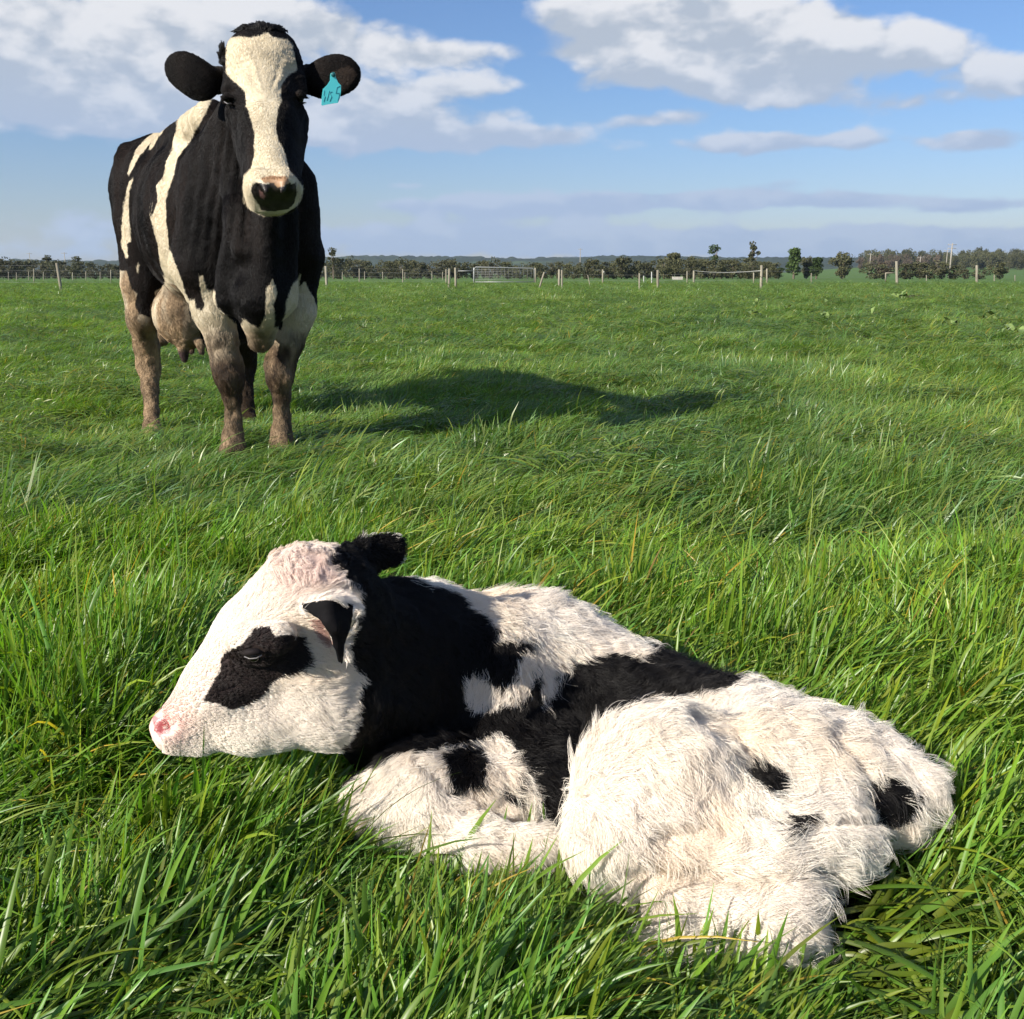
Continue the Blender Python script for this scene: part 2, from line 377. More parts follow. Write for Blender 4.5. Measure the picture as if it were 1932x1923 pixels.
def fur(name, parent, V, Q, N_, count, len_f, rad, dens_f, flow_f, col_f, seg=6, lift=.45, curl=.0, clump_n=0, clump=.55, material=None, seed=1, wav=3.2, out=.0024):
    """hair strands combed along the body; every strand has its own colour"""
    r = np.random.default_rng(seed)
    T = np.concatenate([Q[:, [0, 1, 2]], Q[:, [0, 2, 3]]]); A = np.linalg.norm(np.cross(V[T[:, 1]] - V[T[:, 0]], V[T[:, 2]] - V[T[:, 0]]), axis=1)
    cen = V[T].mean(1); A = A * dens_f(cen, norm(N_[T].mean(1)))
    t = T[np.searchsorted(np.cumsum(A) / A.sum(), r.random(count)).clip(0, len(T) - 1)]
    a, b = r.random(count), r.random(count); sw = a + b > 1; a[sw] = 1 - a[sw]; b[sw] = 1 - b[sw]
    w = np.c_[1 - a - b, a, b]
    root = (V[t] * w[..., None]).sum(1); nor = norm((N_[t] * w[..., None]).sum(1))
    L = len_f(root, nor) * r.uniform(.65, 1.15, count)
    fl = flow_f(root); fl = fl - (fl * nor).sum(1, keepdims=True) * nor; fl = norm(fl)
    sd = np.cross(nor, fl)
    fl = norm(fl + sd * (vnoise(root, 11, seed, 2) * .5 + r.normal(0, .2, count))[:, None]); sd = np.cross(nor, fl)
    ph = vnoise(root, 30, seed + 5, 2) * 5 + r.normal(0, .3, count)
    pts = np.zeros((count, seg, 3)); lf = np.clip(lift + r.normal(0, .12, count), .08, 1)
    for k in range(seg):
        u = k / (seg - 1)
        pts[:, k] = root + nor * (-.001 + out * min(1., u * 3)) + fl * (L * u * (1 - .25 * lf))[:, None] + nor * (L * lf * (u - .55 * u * u))[:, None] \
            + sd * (curl * L * np.sin(ph + u * wav) * u)[:, None] + nor * (curl * .5 * L * np.cos(ph * 1.3 + u * 2.5) * u)[:, None]
    if clump_n:
        ci = r.choice(count, clump_n, replace=False); kd = kdtree.KDTree(clump_n)
        for j, i in enumerate(ci): kd.insert(root[i], j)
        kd.balance(); near = np.array([kd.find(p)[1] for p in root]); cp = pts[ci[near]]
        off = cp - pts
        for k in range(seg):
            u = k / (seg - 1); pts[:, k] += off[:, k] * (clump * u ** 1.3)
    col = col_f(pts[:, seg // 2], r)
    hc = bpy.data.hair_curves.new(name); hc.add_curves([seg] * count)
    hc.attributes['position'].data.foreach_set('vector', pts.astype(np.float32).ravel())
    ra = hc.attributes.get('radius') or hc.attributes.new('radius', 'FLOAT', 'POINT')
    prof = np.array([1 - .85 * (k / (seg - 1)) ** 1.6 for k in range(seg)]); ra.data.foreach_set('value', (np.outer(r.uniform(.7, 1.2, count), prof) * rad).astype(np.float32).ravel())
    ca = hc.attributes.new('coat', 'FLOAT_COLOR', 'CURVE'); cc = np.ones((count, 4), np.float32); cc[:, :3] = col; ca.data.foreach_set('color', cc.ravel())
    o = bpy.data.objects.new(name, hc); C.objects.link(o); o.parent = parent; hc.materials.append(material); o['kind'] = 'stuff'
    return o

def coat_mat(name, rough=.55, spec=.35, sheen=0., bump=.0, bscale=60):
    m, N, b = mat(name); at = N.new('ShaderNodeAttribute', attribute_name='coat')
    c = at.outputs['Color']
    wet = N.new('ShaderNodeAttribute', attribute_name='wet').outputs['Fac']
    N.l.new(N.m('MULTIPLY_ADD', wet, .2 - rough, rough), b.inputs['Roughness']); N.l.new(N.m('MULTIPLY_ADD', wet, .6 - spec, spec), b.inputs['Specular IOR Level'])
    N.l.new(c, b.inputs['Base Color'])
    if bump:
        tc = N.new('ShaderNodeTexCoord'); n = N.noise(tc.outputs['Object'], bscale, 6, .7)
        bp = N.new('ShaderNodeBump'); bp.inputs['Strength'].default_value = bump; bp.inputs['Distance'].default_value = .006
        N.l.new(n, bp.inputs['Height']); N.l.new(bp.outputs[0], b.inputs['Normal'])
    return m
M_hide = coat_mat('short hide', .75, .06, bump=.35, bscale=45)
M_hair = coat_mat('coat hair', .45, .3)
def soften(m, f):
    N = NT(m.node_tree); at = N.new('ShaderNodeAttribute', attribute_name='coat'); tr = N.new('ShaderNodeBsdfTranslucent'); N.l.new(at.outputs['Color'], tr.inputs[0])
    mx = N.new('ShaderNodeMixShader'); mx.inputs[0].default_value = f; N.l.new(N.n['Principled BSDF'].outputs[0], mx.inputs[1]); N.l.new(tr.outputs[0], mx.inputs[2]); N.l.new(mx.outputs[0], N.n['Material Output'].inputs['Surface'])
soften(M_hair, .3)
M_eye = simple_mat('dark wet eye', (.006, .005, .004), .12, spec=.35)
M_lash = simple_mat('pale eyelid rim', (.16, .15, .15), .3)
M_wet = simple_mat('wet muzzle skin', (.02, .015, .014), .22, 60, (.05, .035, .03), .3)
M_hoof = simple_mat('horn hoof', (.06, .045, .03), .5, 20)

def flow_field(strokes, sigma):
    """strokes: (px,py,dx,dy) in the picture plane"""
    S = np.array(strokes, float)
    def f(p):
        x, y = proj(p); d = ((x[:, None] - S[:, 0]) ** 2 + (y[:, None] - S[:, 1]) ** 2) / (2 * sigma ** 2)
        w = np.exp(-(d - d.min(1, keepdims=True))); w /= w.sum(1, keepdims=True)
        v = w @ norm(S[:, 2:])
        return v[:, :1] * RT - v[:, 1:] * UP
    return f

# ------------------------------------------------------------------ hills beyond the paddocks
def hill_profile(az):
    """height of the wooded skyline in picture units above the horizon, by azimuth"""
    px = CX + FPX * np.tan(np.clip(az, -1.2, 1.2)) / math.cos(PITCH) * 1.0
    xs = [-3000, -400, 0, 120, 230, 600, 700, 860, 1000, 1100, 1200, 1400, 1640, 1932, 2400, 4000]; hs = [14, 17, 18, 17, 17, 23, 26, 26, 23, 26, 27, 24, 22, 26, 22, 15]
    return np.interp(px, xs, hs)
def build_hills(name, R0, R1, k, col, col2, seed, tree_h, label):
    az = np.radians(np.arange(-62, 62, .10)); rr = np.linspace(R0, R1, 36); A_, R_ = np.meshgrid(az, rr, indexing='ij')
    X, Y = R_ * np.sin(A_), R_ * np.cos(A_); t = (R_ - R0) / (R1 - R0); sh = np.sin(np.clip(t, 0, 1) * math.pi) ** .8
    crest = hill_profile(A_) * k / FPX * (R0 + R1) / 2
    q = np.c_[X.ravel(), Y.ravel()]
    Z = (crest * sh + tree_h * sh * (.5 + .7 * vnoise(q, 1 / 26., seed, 3).reshape(X.shape)) - 4 * (1 - sh)) + .05 * crest * vnoise(q, 1 / 400., seed + 1, 2).reshape(X.shape) * sh
    idx = np.arange(X.size).reshape(X.shape); F = np.stack([idx[:-1, :-1], idx[:-1, 1:], idx[1:, 1:], idx[1:, :-1]], -1).reshape(-1, 4)[:, ::-1]
    m, N, b = mat(name); geo = N.new('ShaderNodeNewGeometry'); n = N.noise(geo.outputs['Position'], .012, 6, .7); n2 = N.noise(geo.outputs['Position'], .002, 3, .5)
    c = N.mix(N.ramp(n, .35, .65), col, tuple(.55 * v for v in col)); c = N.mix(N.ramp(n2, .56, .62), c, col2)
    N.l.new(c, b.inputs['Base Color']); b.inputs['Roughness'].default_value = 1; b.inputs['Specular IOR Level'].default_value = 0
    o = link(name, np_mesh(name, np.c_[X.ravel(), Y.ravel(), Z.ravel()], F), mat=m); tag(o, label, kind='structure')
build_hills('hills', 2100, 3300, .96, (.036, .048, .022), (.06, .085, .03), 81, 9, 'low wooded hills along the skyline')
build_hills('hills', 4200, 5600, 1.04, (.036, .048, .022), (.05, .07, .03), 82, 7, 'farther wooded hills behind the first ridge')

# ------------------------------------------------------------------ trees
M_bark = simple_mat('grey bark', (.16, .125, .09), .9, 3, (.07, .055, .04))
def leaf_mat(name, c0, c1):
    m, N, b = mat(name); at = N.new('ShaderNodeAttribute', attribute_name='leaf'); oi = N.new('ShaderNodeObjectInfo')
    c = N.mix(at.outputs['Fac'], c0, c1); h = N.new('ShaderNodeHueSaturation'); N.l.new(c, h.inputs['Color']); N.l.new(N.m('MULTIPLY_ADD', oi.outputs['Random'], .5, .75), h.inputs['Value'])
    N.l.new(h.outputs[0], b.inputs['Base Color']); b.inputs['Roughness'].default_value = .7; b.inputs['Specular IOR Level'].default_value = .2
    tr = N.new('ShaderNodeBsdfTranslucent'); N.l.new(h.outputs[0], tr.inputs[0]); mx = N.new('ShaderNodeMixShader'); mx.inputs[0].default_value = .2
    N.l.new(b.outputs[0], mx.inputs[1]); N.l.new(tr.outputs[0], mx.inputs[2]); N.l.new(mx.outputs[0], N.n['Material Output'].inputs['Surface']); return m
M_leaf = {'dark': leaf_mat('dark evergreen foliage', (.055, .060, .028), (.105, .105, .05)), 'olive': leaf_mat('olive scrub foliage', (.06, .062, .032), (.12, .115, .06)), 'green': leaf_mat('green foliage', (.035, .062, .016), (.07, .105, .03)), 'bare': leaf_mat('brown bare twigs', (.085, .065, .048), (.14, .11, .08))}
def tree_meshes(seed, H, Wd, base, nleaf, ls, blobs, shape='round'):
    r = np.random.default_rng(seed); V = []; F = []; lv = []
    cs = []
    for i in range(blobs):
        u = r.random(); z = base + (H - base) * (.12 + .78 * u); rad = Wd * .5 * (math.sin(math.pi * min(1, .25 + .7 * (1 - u))) if shape == 'round' else (1 - .8 * u)); a = r.uniform(0, 6.28); d = rad * r.uniform(.1, .75)
        cs.append((d * 1.15 * math.cos(a), d * 1.15 * math.sin(a), z + r.normal(0, .05 * H), r.uniform(.09, .23) * Wd, r.random()))
    if shape == 'gum': cs = [(c[0] * 1.1, c[1] * 1.1, H * r.uniform(.42, .96), Wd * r.uniform(.08, .2), c[4]) for c in cs]
    for i in range(nleaf):
        c = cs[r.integers(len(cs))]; v = norm(r.normal(0, 1, 3)) * c[3] * r.uniform(.45, 1.05) ** .6 * np.array([1, 1, .72]); p = np.array(c[:3]) + v
        s = ls * r.uniform(.6, 1.4); a = norm(r.normal(0, 1, 3)); b = norm(np.cross(a, r.normal(0, 1, 3)))
        k = len(V); V += [p - a * s - b * s * .3, p + a * s * .3 - b * s * .7, p + a * s + b * s * .3, p - a * s * .2 + b * s * .8]; F.append((k, k + 1, k + 2, k + 3)); lv += [np.clip(c[4] * .6 + .4 * r.random(), 0, 1)] * 4
    crown = np_mesh('crown', np.array(V), np.array(F), False); set_f(crown, 'leaf', np.array(lv))
    Vt, Ft, Tt, off = [], [], [], 0
    def add(pts, rs):
        nonlocal off
        v, f, t = tube_data(pts, rs, 6); Vt.append(v); Ft.append(f + off); Tt.append(t + off); off += len(v)
    add([(0, 0, -.3), (0, 0, H * .2), (.02 * H, 0, H * .45), (.0, .02 * H, H * .75)], np.array([.035, .028, .02, .008]) * H)
    for c in cs[:7]: add([(0, 0, H * .25), (c[0] * .5, c[1] * .5, (H * .25 + c[2]) / 2), c[:3]], np.array([.014, .01, .004]) * H)
    trunk = np_mesh('trunk', np.concatenate(Vt), [np.concatenate(Ft), np.concatenate(Tt)]); trunk.materials.append(M_bark)
    return crown, trunk
def tube_data(pts, rs, n=8):
    pts = np.asarray(pts, float); rs = np.broadcast_to(rs, (len(pts),)); V = []; t = norm(np.gradient(pts, axis=0))
    ref = np.array([0, 0, 1.]) if abs(t[0][2]) < .9 else np.array([1., 0, 0])
    for i in range(len(pts)):
        s = norm(np.cross(t[i], ref)); u = np.cross(s, t[i]); ref = u
        a = np.linspace(0, 2 * math.pi, n + 1)[:-1]; V.append(pts[i] + rs[i] * (np.outer(np.cos(a), s) + np.outer(np.sin(a), u)))
    V = np.concatenate(V + [pts[:1], pts[-1:]]); idx = np.arange(len(pts) * n).reshape(-1, n)
    Fq = np.stack([idx[:-1], np.roll(idx[:-1], -1, 1), np.roll(idx[1:], -1, 1), idx[1:]], -1).reshape(-1, 4); c0, c1 = len(pts) * n, len(pts) * n + 1
    T = np.concatenate([np.stack([np.full(n, c0), np.roll(idx[0], -1), idx[0]], -1), np.stack([np.full(n, c1), idx[-1], np.roll(idx[-1], -1)], -1)])
    return V, Fq, T
def rod(name, pts, rs, parent, m, n=8):
    V, Fq, T = tube_data(pts, rs, n); return link(name, np_mesh(name, V, [Fq, T]), parent, m)
KINDS = {'scrub': [tree_meshes(500 + i, 1.0, r_, .0, 1500, .036, 26) for i, r_ in enumerate((.95, 1.1, .8, 1.25))],
         'pine': [tree_meshes(520 + i, 1.0, r_, .04, 2200, .028, 34, 'cone') for i, r_ in enumerate((.6, .8))],
         'gum': [tree_meshes(540 + i, 1.0, r_, .5, 700, .022, 12, 'gum') for i, r_ in enumerate((.5, .6))],
         'round': [tree_meshes(560 + i, 1.0, r_, .03, 2600, .030, 34) for i, r_ in enumerate((1.25, 1.0))]}
tcount = 0
def tree(px, top, Y, kind, leaf, label=None, group=None, wide=1., zb=None):
    """tree whose tip is seen at (px, top), standing on the ground at distance Y"""
    global tcount
    tcount += 1; tip = P(px, top, Y); zg = float(terrain(tip[0], Y)) if zb is None else zb; h = tip[2] - zg
    cr, tk = KINDS[kind][tcount % len(KINDS[kind])]
    cr = CROWN.setdefault((cr.name, leaf), None) or CROWN.__setitem__((cr.name, leaf), _cp(cr, leaf)) or CROWN[(cr.name, leaf)]
    t = thing(kind_name[kind], (tip[0], Y, zg)); t.rotation_euler.z = rng.uniform(0, 6.28); t.scale = (h * wide, h * wide, h)
    tag(t, label, 'tree' if kind != 'scrub' or h > 2.2 else 'shrub', group)
    c = bpy.data.objects.new('crown', cr); C.objects.link(c); c.parent = t; k = bpy.data.objects.new('trunk', tk); C.objects.link(k); k.parent = t
    return t
CROWN = {}
kind_name = {'scrub': 'tea_tree', 'pine': 'conifer_tree', 'gum': 'gum_tree', 'round': 'round_tree'}
def _cp(me, leaf): q = me.copy(); q.materials.append(M_leaf[leaf]); return q
# shelter belt right across
def where(px):
    for lim, t in ((60, 'at the far left edge of the field'), (112, 'beside the leaning left-hand post'), (240, 'between that leaning post and the cow'), (600, 'hidden behind the cow'), (700, 'just right of the cow'), (840, 'left of the paired posts by the gate'), (895, 'behind the paired posts left of the gate'), (1010, 'behind the mesh gate'), (1065, 'behind the leaning post right of the gate'), (1140, 'behind the bare track right of the gate'), (1215, 'behind the short posts in mid field'), (1300, 'behind the concrete trough'), (1400, 'behind the left half of the sagging tape'), (2000, 'at the right end near the tall gums')):
        if px < lim: return t
r = np.random.default_rng(77)
px = -110.
while px < 1470:
    prof = float(np.interp(px, [-100, 0, 60, 110, 230, 600, 640, 700, 800, 900, 1000, 1120, 1200, 1290, 1350, 1470], [490, 489, 490, 497, 498, 492, 488, 496, 490, 492, 497, 494, 492, 488, 486, 492]))
    pale = (px < 100 and r.random() < .6) or r.random() < .22
    tree(px, prof + r.normal(0, 3.2), r.uniform(176, 214), 'scrub', 'olive' if pale else 'dark', ('dark' if not pale else 'pale olive') + ' scrubby tree in the shelter belt ' + where(px), 'trees of the shelter belt' if not pale else 'pale trees of the shelter belt', r.uniform(.85, 1.2))
    px += r.uniform(10, 17)
tree(627, 468, 188, 'gum', 'dark', 'tall thin gum tree rising above the shelter belt just right of the cow', wide=1.0)
tree(88, 479, 215, 'gum', 'dark', 'open-crowned tree behind the shelter belt at the far left', wide=1.6)
tree(145, 484, 215, 'gum', 'dark', 'small feathery tree behind the tallest post on the left', wide=1.3)
tree(1272, 473, 190, 'pine', 'dark', 'dark tree with a thin tip left of the two gums', wide=1.4); tree(1350, 462, 190, 'gum', 'green', 'gum tree with a tufted flat top, shorter of the two gums', wide=1.1)
tree(1422, 452, 190, 'gum', 'dark', 'tallest gum tree with bare limbs and a small open crown', wide=.95); tree(1305, 484, 185, 'round', 'dark', 'rounded dark tree between the thin-tipped tree and the tufted gum', wide=.8)
tree(1415, 492, 182, 'round', 'dark', 'low bushy tree at the foot of the tallest gum', wide=1.2); tree(1450, 494, 188, 'round', 'dark', 'last dark bush of the shelter belt on its right end', wide=1.)
tree(1501, 463, 180, 'pine', 'green', 'tall bushy conifer with a knobbly tip right of the gums', wide=1.15); tree(1524, 484, 184, 'round', 'dark', 'small dark tree tucked between the two conifers', wide=.8)
tree(1543, 482, 178, 'pine', 'green', 'smaller pointed conifer beside the tall knobbly one', wide=1.3); tree(1592, 476, 180, 'round', 'dark', 'broad round-headed dark tree standing by itself', wide=1.05)
tree(1470, 504, 186, 'scrub', 'green', 'low green bush left of the tall conifer', wide=1.4)
for q in ((1652, 496, 'dark', 'dark bush left of the thick post on the right'), (1669, 494, 'bare', 'brownish bush just left of the thick post on the right'), (1712, 497, 'dark', 'dark bush right of the thick post'), (1738, 493, 'dark', 'dark bush in the middle of the row by the power pole'), (1757, 495, 'dark', 'taller dark bush left of the power pole'), (1779, 496, 'olive', 'olive bush touching the power pole on its left'), (1803, 500, 'dark', 'small dark bush right of the power pole'), (1822, 507, 'olive', 'tiny pale bush right of the power pole'), (1851, 508, 'dark', 'tiny dark bush behind the right-hand post'), (1889, 494, 'dark', 'wide dark bush by itself at the far right')):
    tree(q[0], q[1], 178, 'scrub', q[2], q[3], wide=1.5)
# the wood on the right rise
r = np.random.default_rng(78)
for i in range(72):
    px = 1625 + 420 * (i / 71) + r.uniform(-5, 5); row = i % 3; Y = 560 + 60 * row + r.uniform(-15, 15)
    top = float(np.interp(px, [1620, 1640, 1700, 1760, 1800, 1850, 1932, 2050], [478, 470, 471, 473, 475, 468, 471, 472])) + r.normal(0, 1.4) + (2 - row) * 3.2
    bare = row == 0 and px < 1780
    tree(px, top + (3 if bare else 0), Y, 'round', 'bare' if bare else 'dark', ('brown leafless tree in front of the wood, ' if bare else ('dark tree, front row of the wood, ', 'dark tree, middle row of the wood, ', 'dark tall tree, hind row of the wood, ')[row]) + ('left of the thick post' if px < 1690 else 'between the thick post and power pole' if px < 1795 else 'right of the power pole' if px < 1880 else 'by the right edge'), 'bare trees of the wood' if bare else 'trees of the wood', r.uniform(.55, .8))

# ------------------------------------------------------------------ posts, fences, gate, poles
M_post = simple_mat('weathered timber', (.29, .265, .205), .9, 9, (.15, .13, .10), .5, stretch=(1, 1, .12)); M_wire = simple_mat('galvanised wire', (.22, .22, .22), .5, metal=.3); M_gate = simple_mat('galvanised steel', (.24, .25, .25), .5, metal=.4)
M_white = simple_mat('white paint', (.42, .42, .40), .7); M_conc = simple_mat('pale concrete', (.45, .43, .38), .9, 4, (.32, .30, .26)); M_pole = simple_mat('pale pole timber', (.33, .30, .26), .85, 5, (.22, .2, .17), stretch=(1, 1, .1))
def ground_pt(px, py):
    """ground position seen at (px,py), on the far flat paddock"""
    d = FWD + (px - CX) / FPX * RT - (py - CY) / FPX * UP; t = -CAM_H / d[2]; p = np.array([0, 0, CAM_H]) + d * t
    return p
def post(name, parent, px, top, base, w, lean=0., m=None):
    g = ground_pt(px, base); Y = g[1]; tp = P(px + lean, top, Y); z0 = float(terrain(g[0], Y)); r_ = w * .5 * Y / FPX
    z1 = tp[2]; pts = [(g[0], Y, z0 - .25), (g[0], Y, z0), (g[0] * .6 + tp[0] * .4, Y + .01, z0 * .6 + z1 * .4), (tp[0], Y, z1 - .012), (tp[0], Y, z1)]
    o = rod(name, np.array(pts), np.array([1.05, 1.05, 1.0, .94, .8]) * r_, parent, m or M_post, 10)
    return o, np.array([tp[0], Y, z1])
def scale(v): return v
def fence(label, posts, wires, name='wire_fence'):
    t = thing(name, (0, 0, 0)); tops = []
    for q in posts: tops.append(post('post', t, *q)[1])
    for f in wires:
        pts = []
        for i, a in enumerate(tops):
            z0 = float(terrain(a[0], a[1])); pts.append(np.array([a[0], a[1] + .03, z0 + (a[2] - z0) * f]))
            if i < len(tops) - 1:
                b = tops[i + 1]; z1 = float(terrain(b[0], b[1])); c = np.array([b[0], b[1] + .03, z1 + (b[2] - z1) * f]); mid = (pts[-1] + c) / 2; mid[2] -= .012 * np.linalg.norm(c - a) * .12; pts.append(mid)
        rod('wire', np.array(pts), .0022, t, M_wire, 4)
    tag(t, label, 'fence'); return t
def c5(x, y): return .3359 * x, 422.6 + .3359 * y
def c6(x, y): return 588.7 + .3516 * x, 422.6 + .3516 * y
def c7(x, y): return 1207.5 + .375 * x, 422.6 + .375 * y
fence('wire fence with stout weathered posts left of the gate, partly behind the cow', [(-150, 498, 549, 5, 0), (116, 496.5, 552.5, 5.4, -9), (360, 500, 548, 4.6, 0), (616.5, 502, 544.5, 4.8, -2), (847, 507, 546, 4.6, 1)], (.35, .55, .75, .93))
fence('thinner wire fence behind the first one on the left', [(-60, 503, 535, 2.2, 0), (64, 507, 534, 2.0, 0), (209, 509, 535, 1.8, 0), (470, 507, 535, 2, 0), (678, 507, 535, 2.2, 0), (760, 508, 534, 1.9, 0), (841.8, 508, 538.5, 2.8, 0)], (.3, .5, .7, .9))
fence('row of tiny posts and wires in front of the shelter belt', [(x, 512 + (i % 3), 526.5, 1.5, 0) for i, x in enumerate([-40, 16, 31, 54, 82, 137, 162, 189, 300, 420, 520, 646, 688, 722, 764, 815, 835])], (.4, .7, .95))
fence('fence of short stout posts right of the gate', [(1060.3, 509.6, 545, 3.1, 0), (1241, 509.8, 546, 4.9, 0), (1436, 500.6, 548.2, 5.0, 1), (1692.6, 493, 539.5, 5.0, -1), (1843, 500.6, 534, 4.6, 0), (2010, 503, 533, 4, 0)], (.45, .75))
fence('electric fence of thin posts across the far paddock', [(1447, 507, 537, 3.4, 0), (1530.8, 515.6, 534.5, 2.2, 0), (1671, 514.5, 531.5, 2.2, 0), (1748, 519, 529, 1.6, 0), (1876, 519, 529, 1.6, 0), (1915, 519, 529, 1.6, 0)], (.55, .9))
def lone(px, top, base, w, label, lean=0, cat='post', name='fence_post', m=None):
    t = thing(name, tuple(ground_pt(px, base))); off = np.array(t.location); o, tp = post('shaft', None, px, top, base, w, lean, m)
    co = o.data; v = np.empty(len(co.vertices) * 3, np.float32); co.vertices.foreach_get('co', v); co.vertices.foreach_set('co', (v.reshape(-1, 3) - off).astype(np.float32).ravel()); co.update(); o.parent = t
    tag(t, label, cat); return t, tp, off
lone(1016.8, 513.6, 546.4, 3.6, 'short pale post leaning to the right beside the gate', 10)
lone(1055, 508.6, 543.5, 4.6, 'stout post standing close to another right of the gate')
lone(860, 505.2, 545, 4.2, 'stout post at the left end of the gate rail', -1)
lone(1114, 519, 542, 1.6, 'thin leaning post on the bare track', -5)
t_, tp_, of_ = lone(1137.2, 508.7, 535.2, 3.2, 'post with a white insulator beyond the bare track'); rod('insulator', [tp_ - of_ + np.array([.08, -.05, -.12]), tp_ - of_ + np.array([.08, -.05, -.22])], .035, t_, M_white, 8)
lone(1206.4, 515.7, 550, 3.2, 'nearest short post left of the stout one at the end of the track')
lone(1229.5, 513, 534.5, 2.0, 'slim pale post behind the stout one at the end of the track', m=M_white)
lone(1214.5, 520.5, 533, 1.7, 'small white steel stake left of the slim pale post', m=M_white)
lone(1296.4, 511.8, 534.6, 2.3, 'slim post left of the sagging tape'); tA = lone(1309, 510.7, 535.2, 3.6, 'post holding the left end of the sagging white tape'); lone(1422, 514.5, 534.5, 2.6, 'low post under the sagging white tape')
# sagging electric tape
a = tA[1]; b = P(1435, 511, 41.5); tt = np.linspace(0, 1, 9)[:, None]; pts = a * (1 - tt) + b * tt; pts[:, 2] -= (.16 * 4 * tt * (1 - tt))[:, 0] * .6; o = rod('electric_tape', pts, .012, None, M_white, 5); tag(o, 'white electric tape sagging between two posts across the gateway', 'fence tape')
# gate
g = thing('field_gate', (0, 0, 0)); tag(g, 'galvanised steel mesh gate standing closed between two posts', 'gate')
Yg = 50.
def gp(x, y): return P(*c6(x, y), Yg)
for q in ([(870, 316), (870, 242), (878, 232), (1184, 238), (1192, 246), (1192, 316)],): rod('gate_frame', np.array([gp(*v) for v in q]), .03, g, M_gate, 6)
rod('rail', np.array([gp(870, 312), gp(1192, 312)]), .02, g, M_gate, 6)
for i in range(8): rod('bar', np.array([gp(870, 245 + i * 9.0), gp(1192, 250 + i * 8.4)]), .006, g, M_gate, 5)
for i in range(15): x_ = 890 + i * 20.5; rod('mesh_wire', np.array([gp(x_, 234 + i * .3), gp(x_, 314)]), .0045, g, M_wire, 4)
rod('rail', np.array([gp(783, 253), gp(868, 252)]), .025, g, M_gate, 6)
lone(588.7 + .3516 * 1198, 505.8, 534.6, 3.6, 'grey post hinging the right end of the mesh gate')
lone(588.7 + .3516 * 868, 505, 534.6, 2.4, 'slim steel post at the left end of the mesh gate', m=M_gate)
# rail frame by the thick post on the right, trough
f_ = thing('rail_frame', (0, 0, 0)); tag(f_, 'small timber rail frame left of the thick post on the right', 'rail'); rod('rail', np.array([P(*c7(1236, 247), 70), P(*c7(1284, 247), 70)]), .04, f_, M_post, 6); rod('leg', np.array([P(*c7(1236, 246), 70), P(*c7(1236, 292), 70)]), .045, f_, M_post, 6)
def boxm(lo, hi):
    v = np.array([(x, y, z) for x in (lo[0], hi[0]) for y in (lo[1], hi[1]) for z in (lo[2], hi[2])]); f = np.array([(0, 1, 3, 2), (4, 6, 7, 5), (0, 4, 5, 1), (2, 3, 7, 6), (0, 2, 6, 4), (1, 5, 7, 3)]); return v, f
def trough():
    p = ground_pt(1278, 527); t = thing('water_trough', tuple(p)); tag(t, 'low pale concrete water trough beyond the track', 'trough')
    for n_, lo, hi in (('wall', (-.62, -.3, -.05), (.62, -.22, .3)), ('wall', (-.62, .22, -.05), (.62, .3, .3)), ('end_wall', (-.62, -.22, -.05), (-.54, .22, .3)), ('end_wall', (.54, -.22, -.05), (.62, .22, .3)), ('floor', (-.54, -.22, -.05), (.54, .22, .05))):
        v, f = boxm(lo, hi); link(n_, np_mesh(n_, v, f, False), t, M_conc)
trough()
# power poles
def pole(px, top, Y, label, arms=1, w=.13):
    tp = P(px, top, Y); z0 = float(terrain(tp[0], Y)); t = thing('power_pole', (tp[0], Y, z0)); h = tp[2] - z0; tag(t, label, 'power pole')
    rod('pole', np.array([(0, 0, -.5), (0, 0, h * .5), (0, 0, h)]), np.array([1.2, 1, .75]) * w, t, M_pole, 8)
    for k in range(arms):
        zz = h - .35 - .8 * k; a_ = .95
        rod('crossarm', np.array([(-a_, 0, zz), (0, 0, zz + .01), (a_, 0, zz)]), .06, t, M_pole, 6)
        for xx in (-a_ * .9, 0.25, a_ * .9): rod('insulator', np.array([(xx, 0, zz + .05), (xx, 0, zz + .22)]), .05, t, M_white, 6)
    return t
pole(1797, 459, 230, 'tallest pale power pole with a crossarm at the right', 2, .17); pole(1788, 471, 300, 'thinner pole just left of the tallest power pole', 1, .12)
pole(1643, 478, 300, 'pole at the left edge of the wood', 1, .12); pole(1737, 484, 320, 'power pole with a wide crossarm in front of the wood', 1, .14); pole(1095, 469, 420, 'distant pole above the hills in the middle', 1, .16); pole(121, 476, 330, 'distant pole at the left behind the shelter belt', 1, .13); pole(55, 477, 360, 'faint distant pole near the left edge', 1, .12)

# ------------------------------------------------------------------ weeds and soil
M_dock = simple_mat('pale dock leaf', (.20, .27, .085), .45, 30, (.13, .19, .05), spec=.5); M_soil = simple_mat('dark bare soil', (.05, .035, .022), .95, 12, (.025, .018, .012), .8)
def leaf_mesh(L, w, bend, seed):
    r = np.random.default_rng(seed); V = []; n = 7
    for i in range(n):
        u = i / (n - 1); ww = w * math.sin(math.pi * min(.98, .06 + u * .94)) ** .7 * (1 + .12 * r.normal()); x = L * u * math.cos(bend * u); z = L * u * math.sin(.9 - bend * u)
        for s in (-1, -.5, 0, .5, 1): V.append((x, s * ww, z + .25 * abs(s) * ww + .12 * w * math.sin(u * 14 + s)))
    idx = np.arange(n * 5).reshape(n, 5); return np_mesh('leaf', np.array(V), np.stack([idx[:-1, :-1], idx[1:, :-1], idx[1:, 1:], idx[:-1, 1:]], -1).reshape(-1, 4))
LEAVES = [leaf_mesh(.19, .05, .5 + .2 * i, 600 + i) for i in range(4)]
for l in LEAVES: l.materials.append(M_dock)
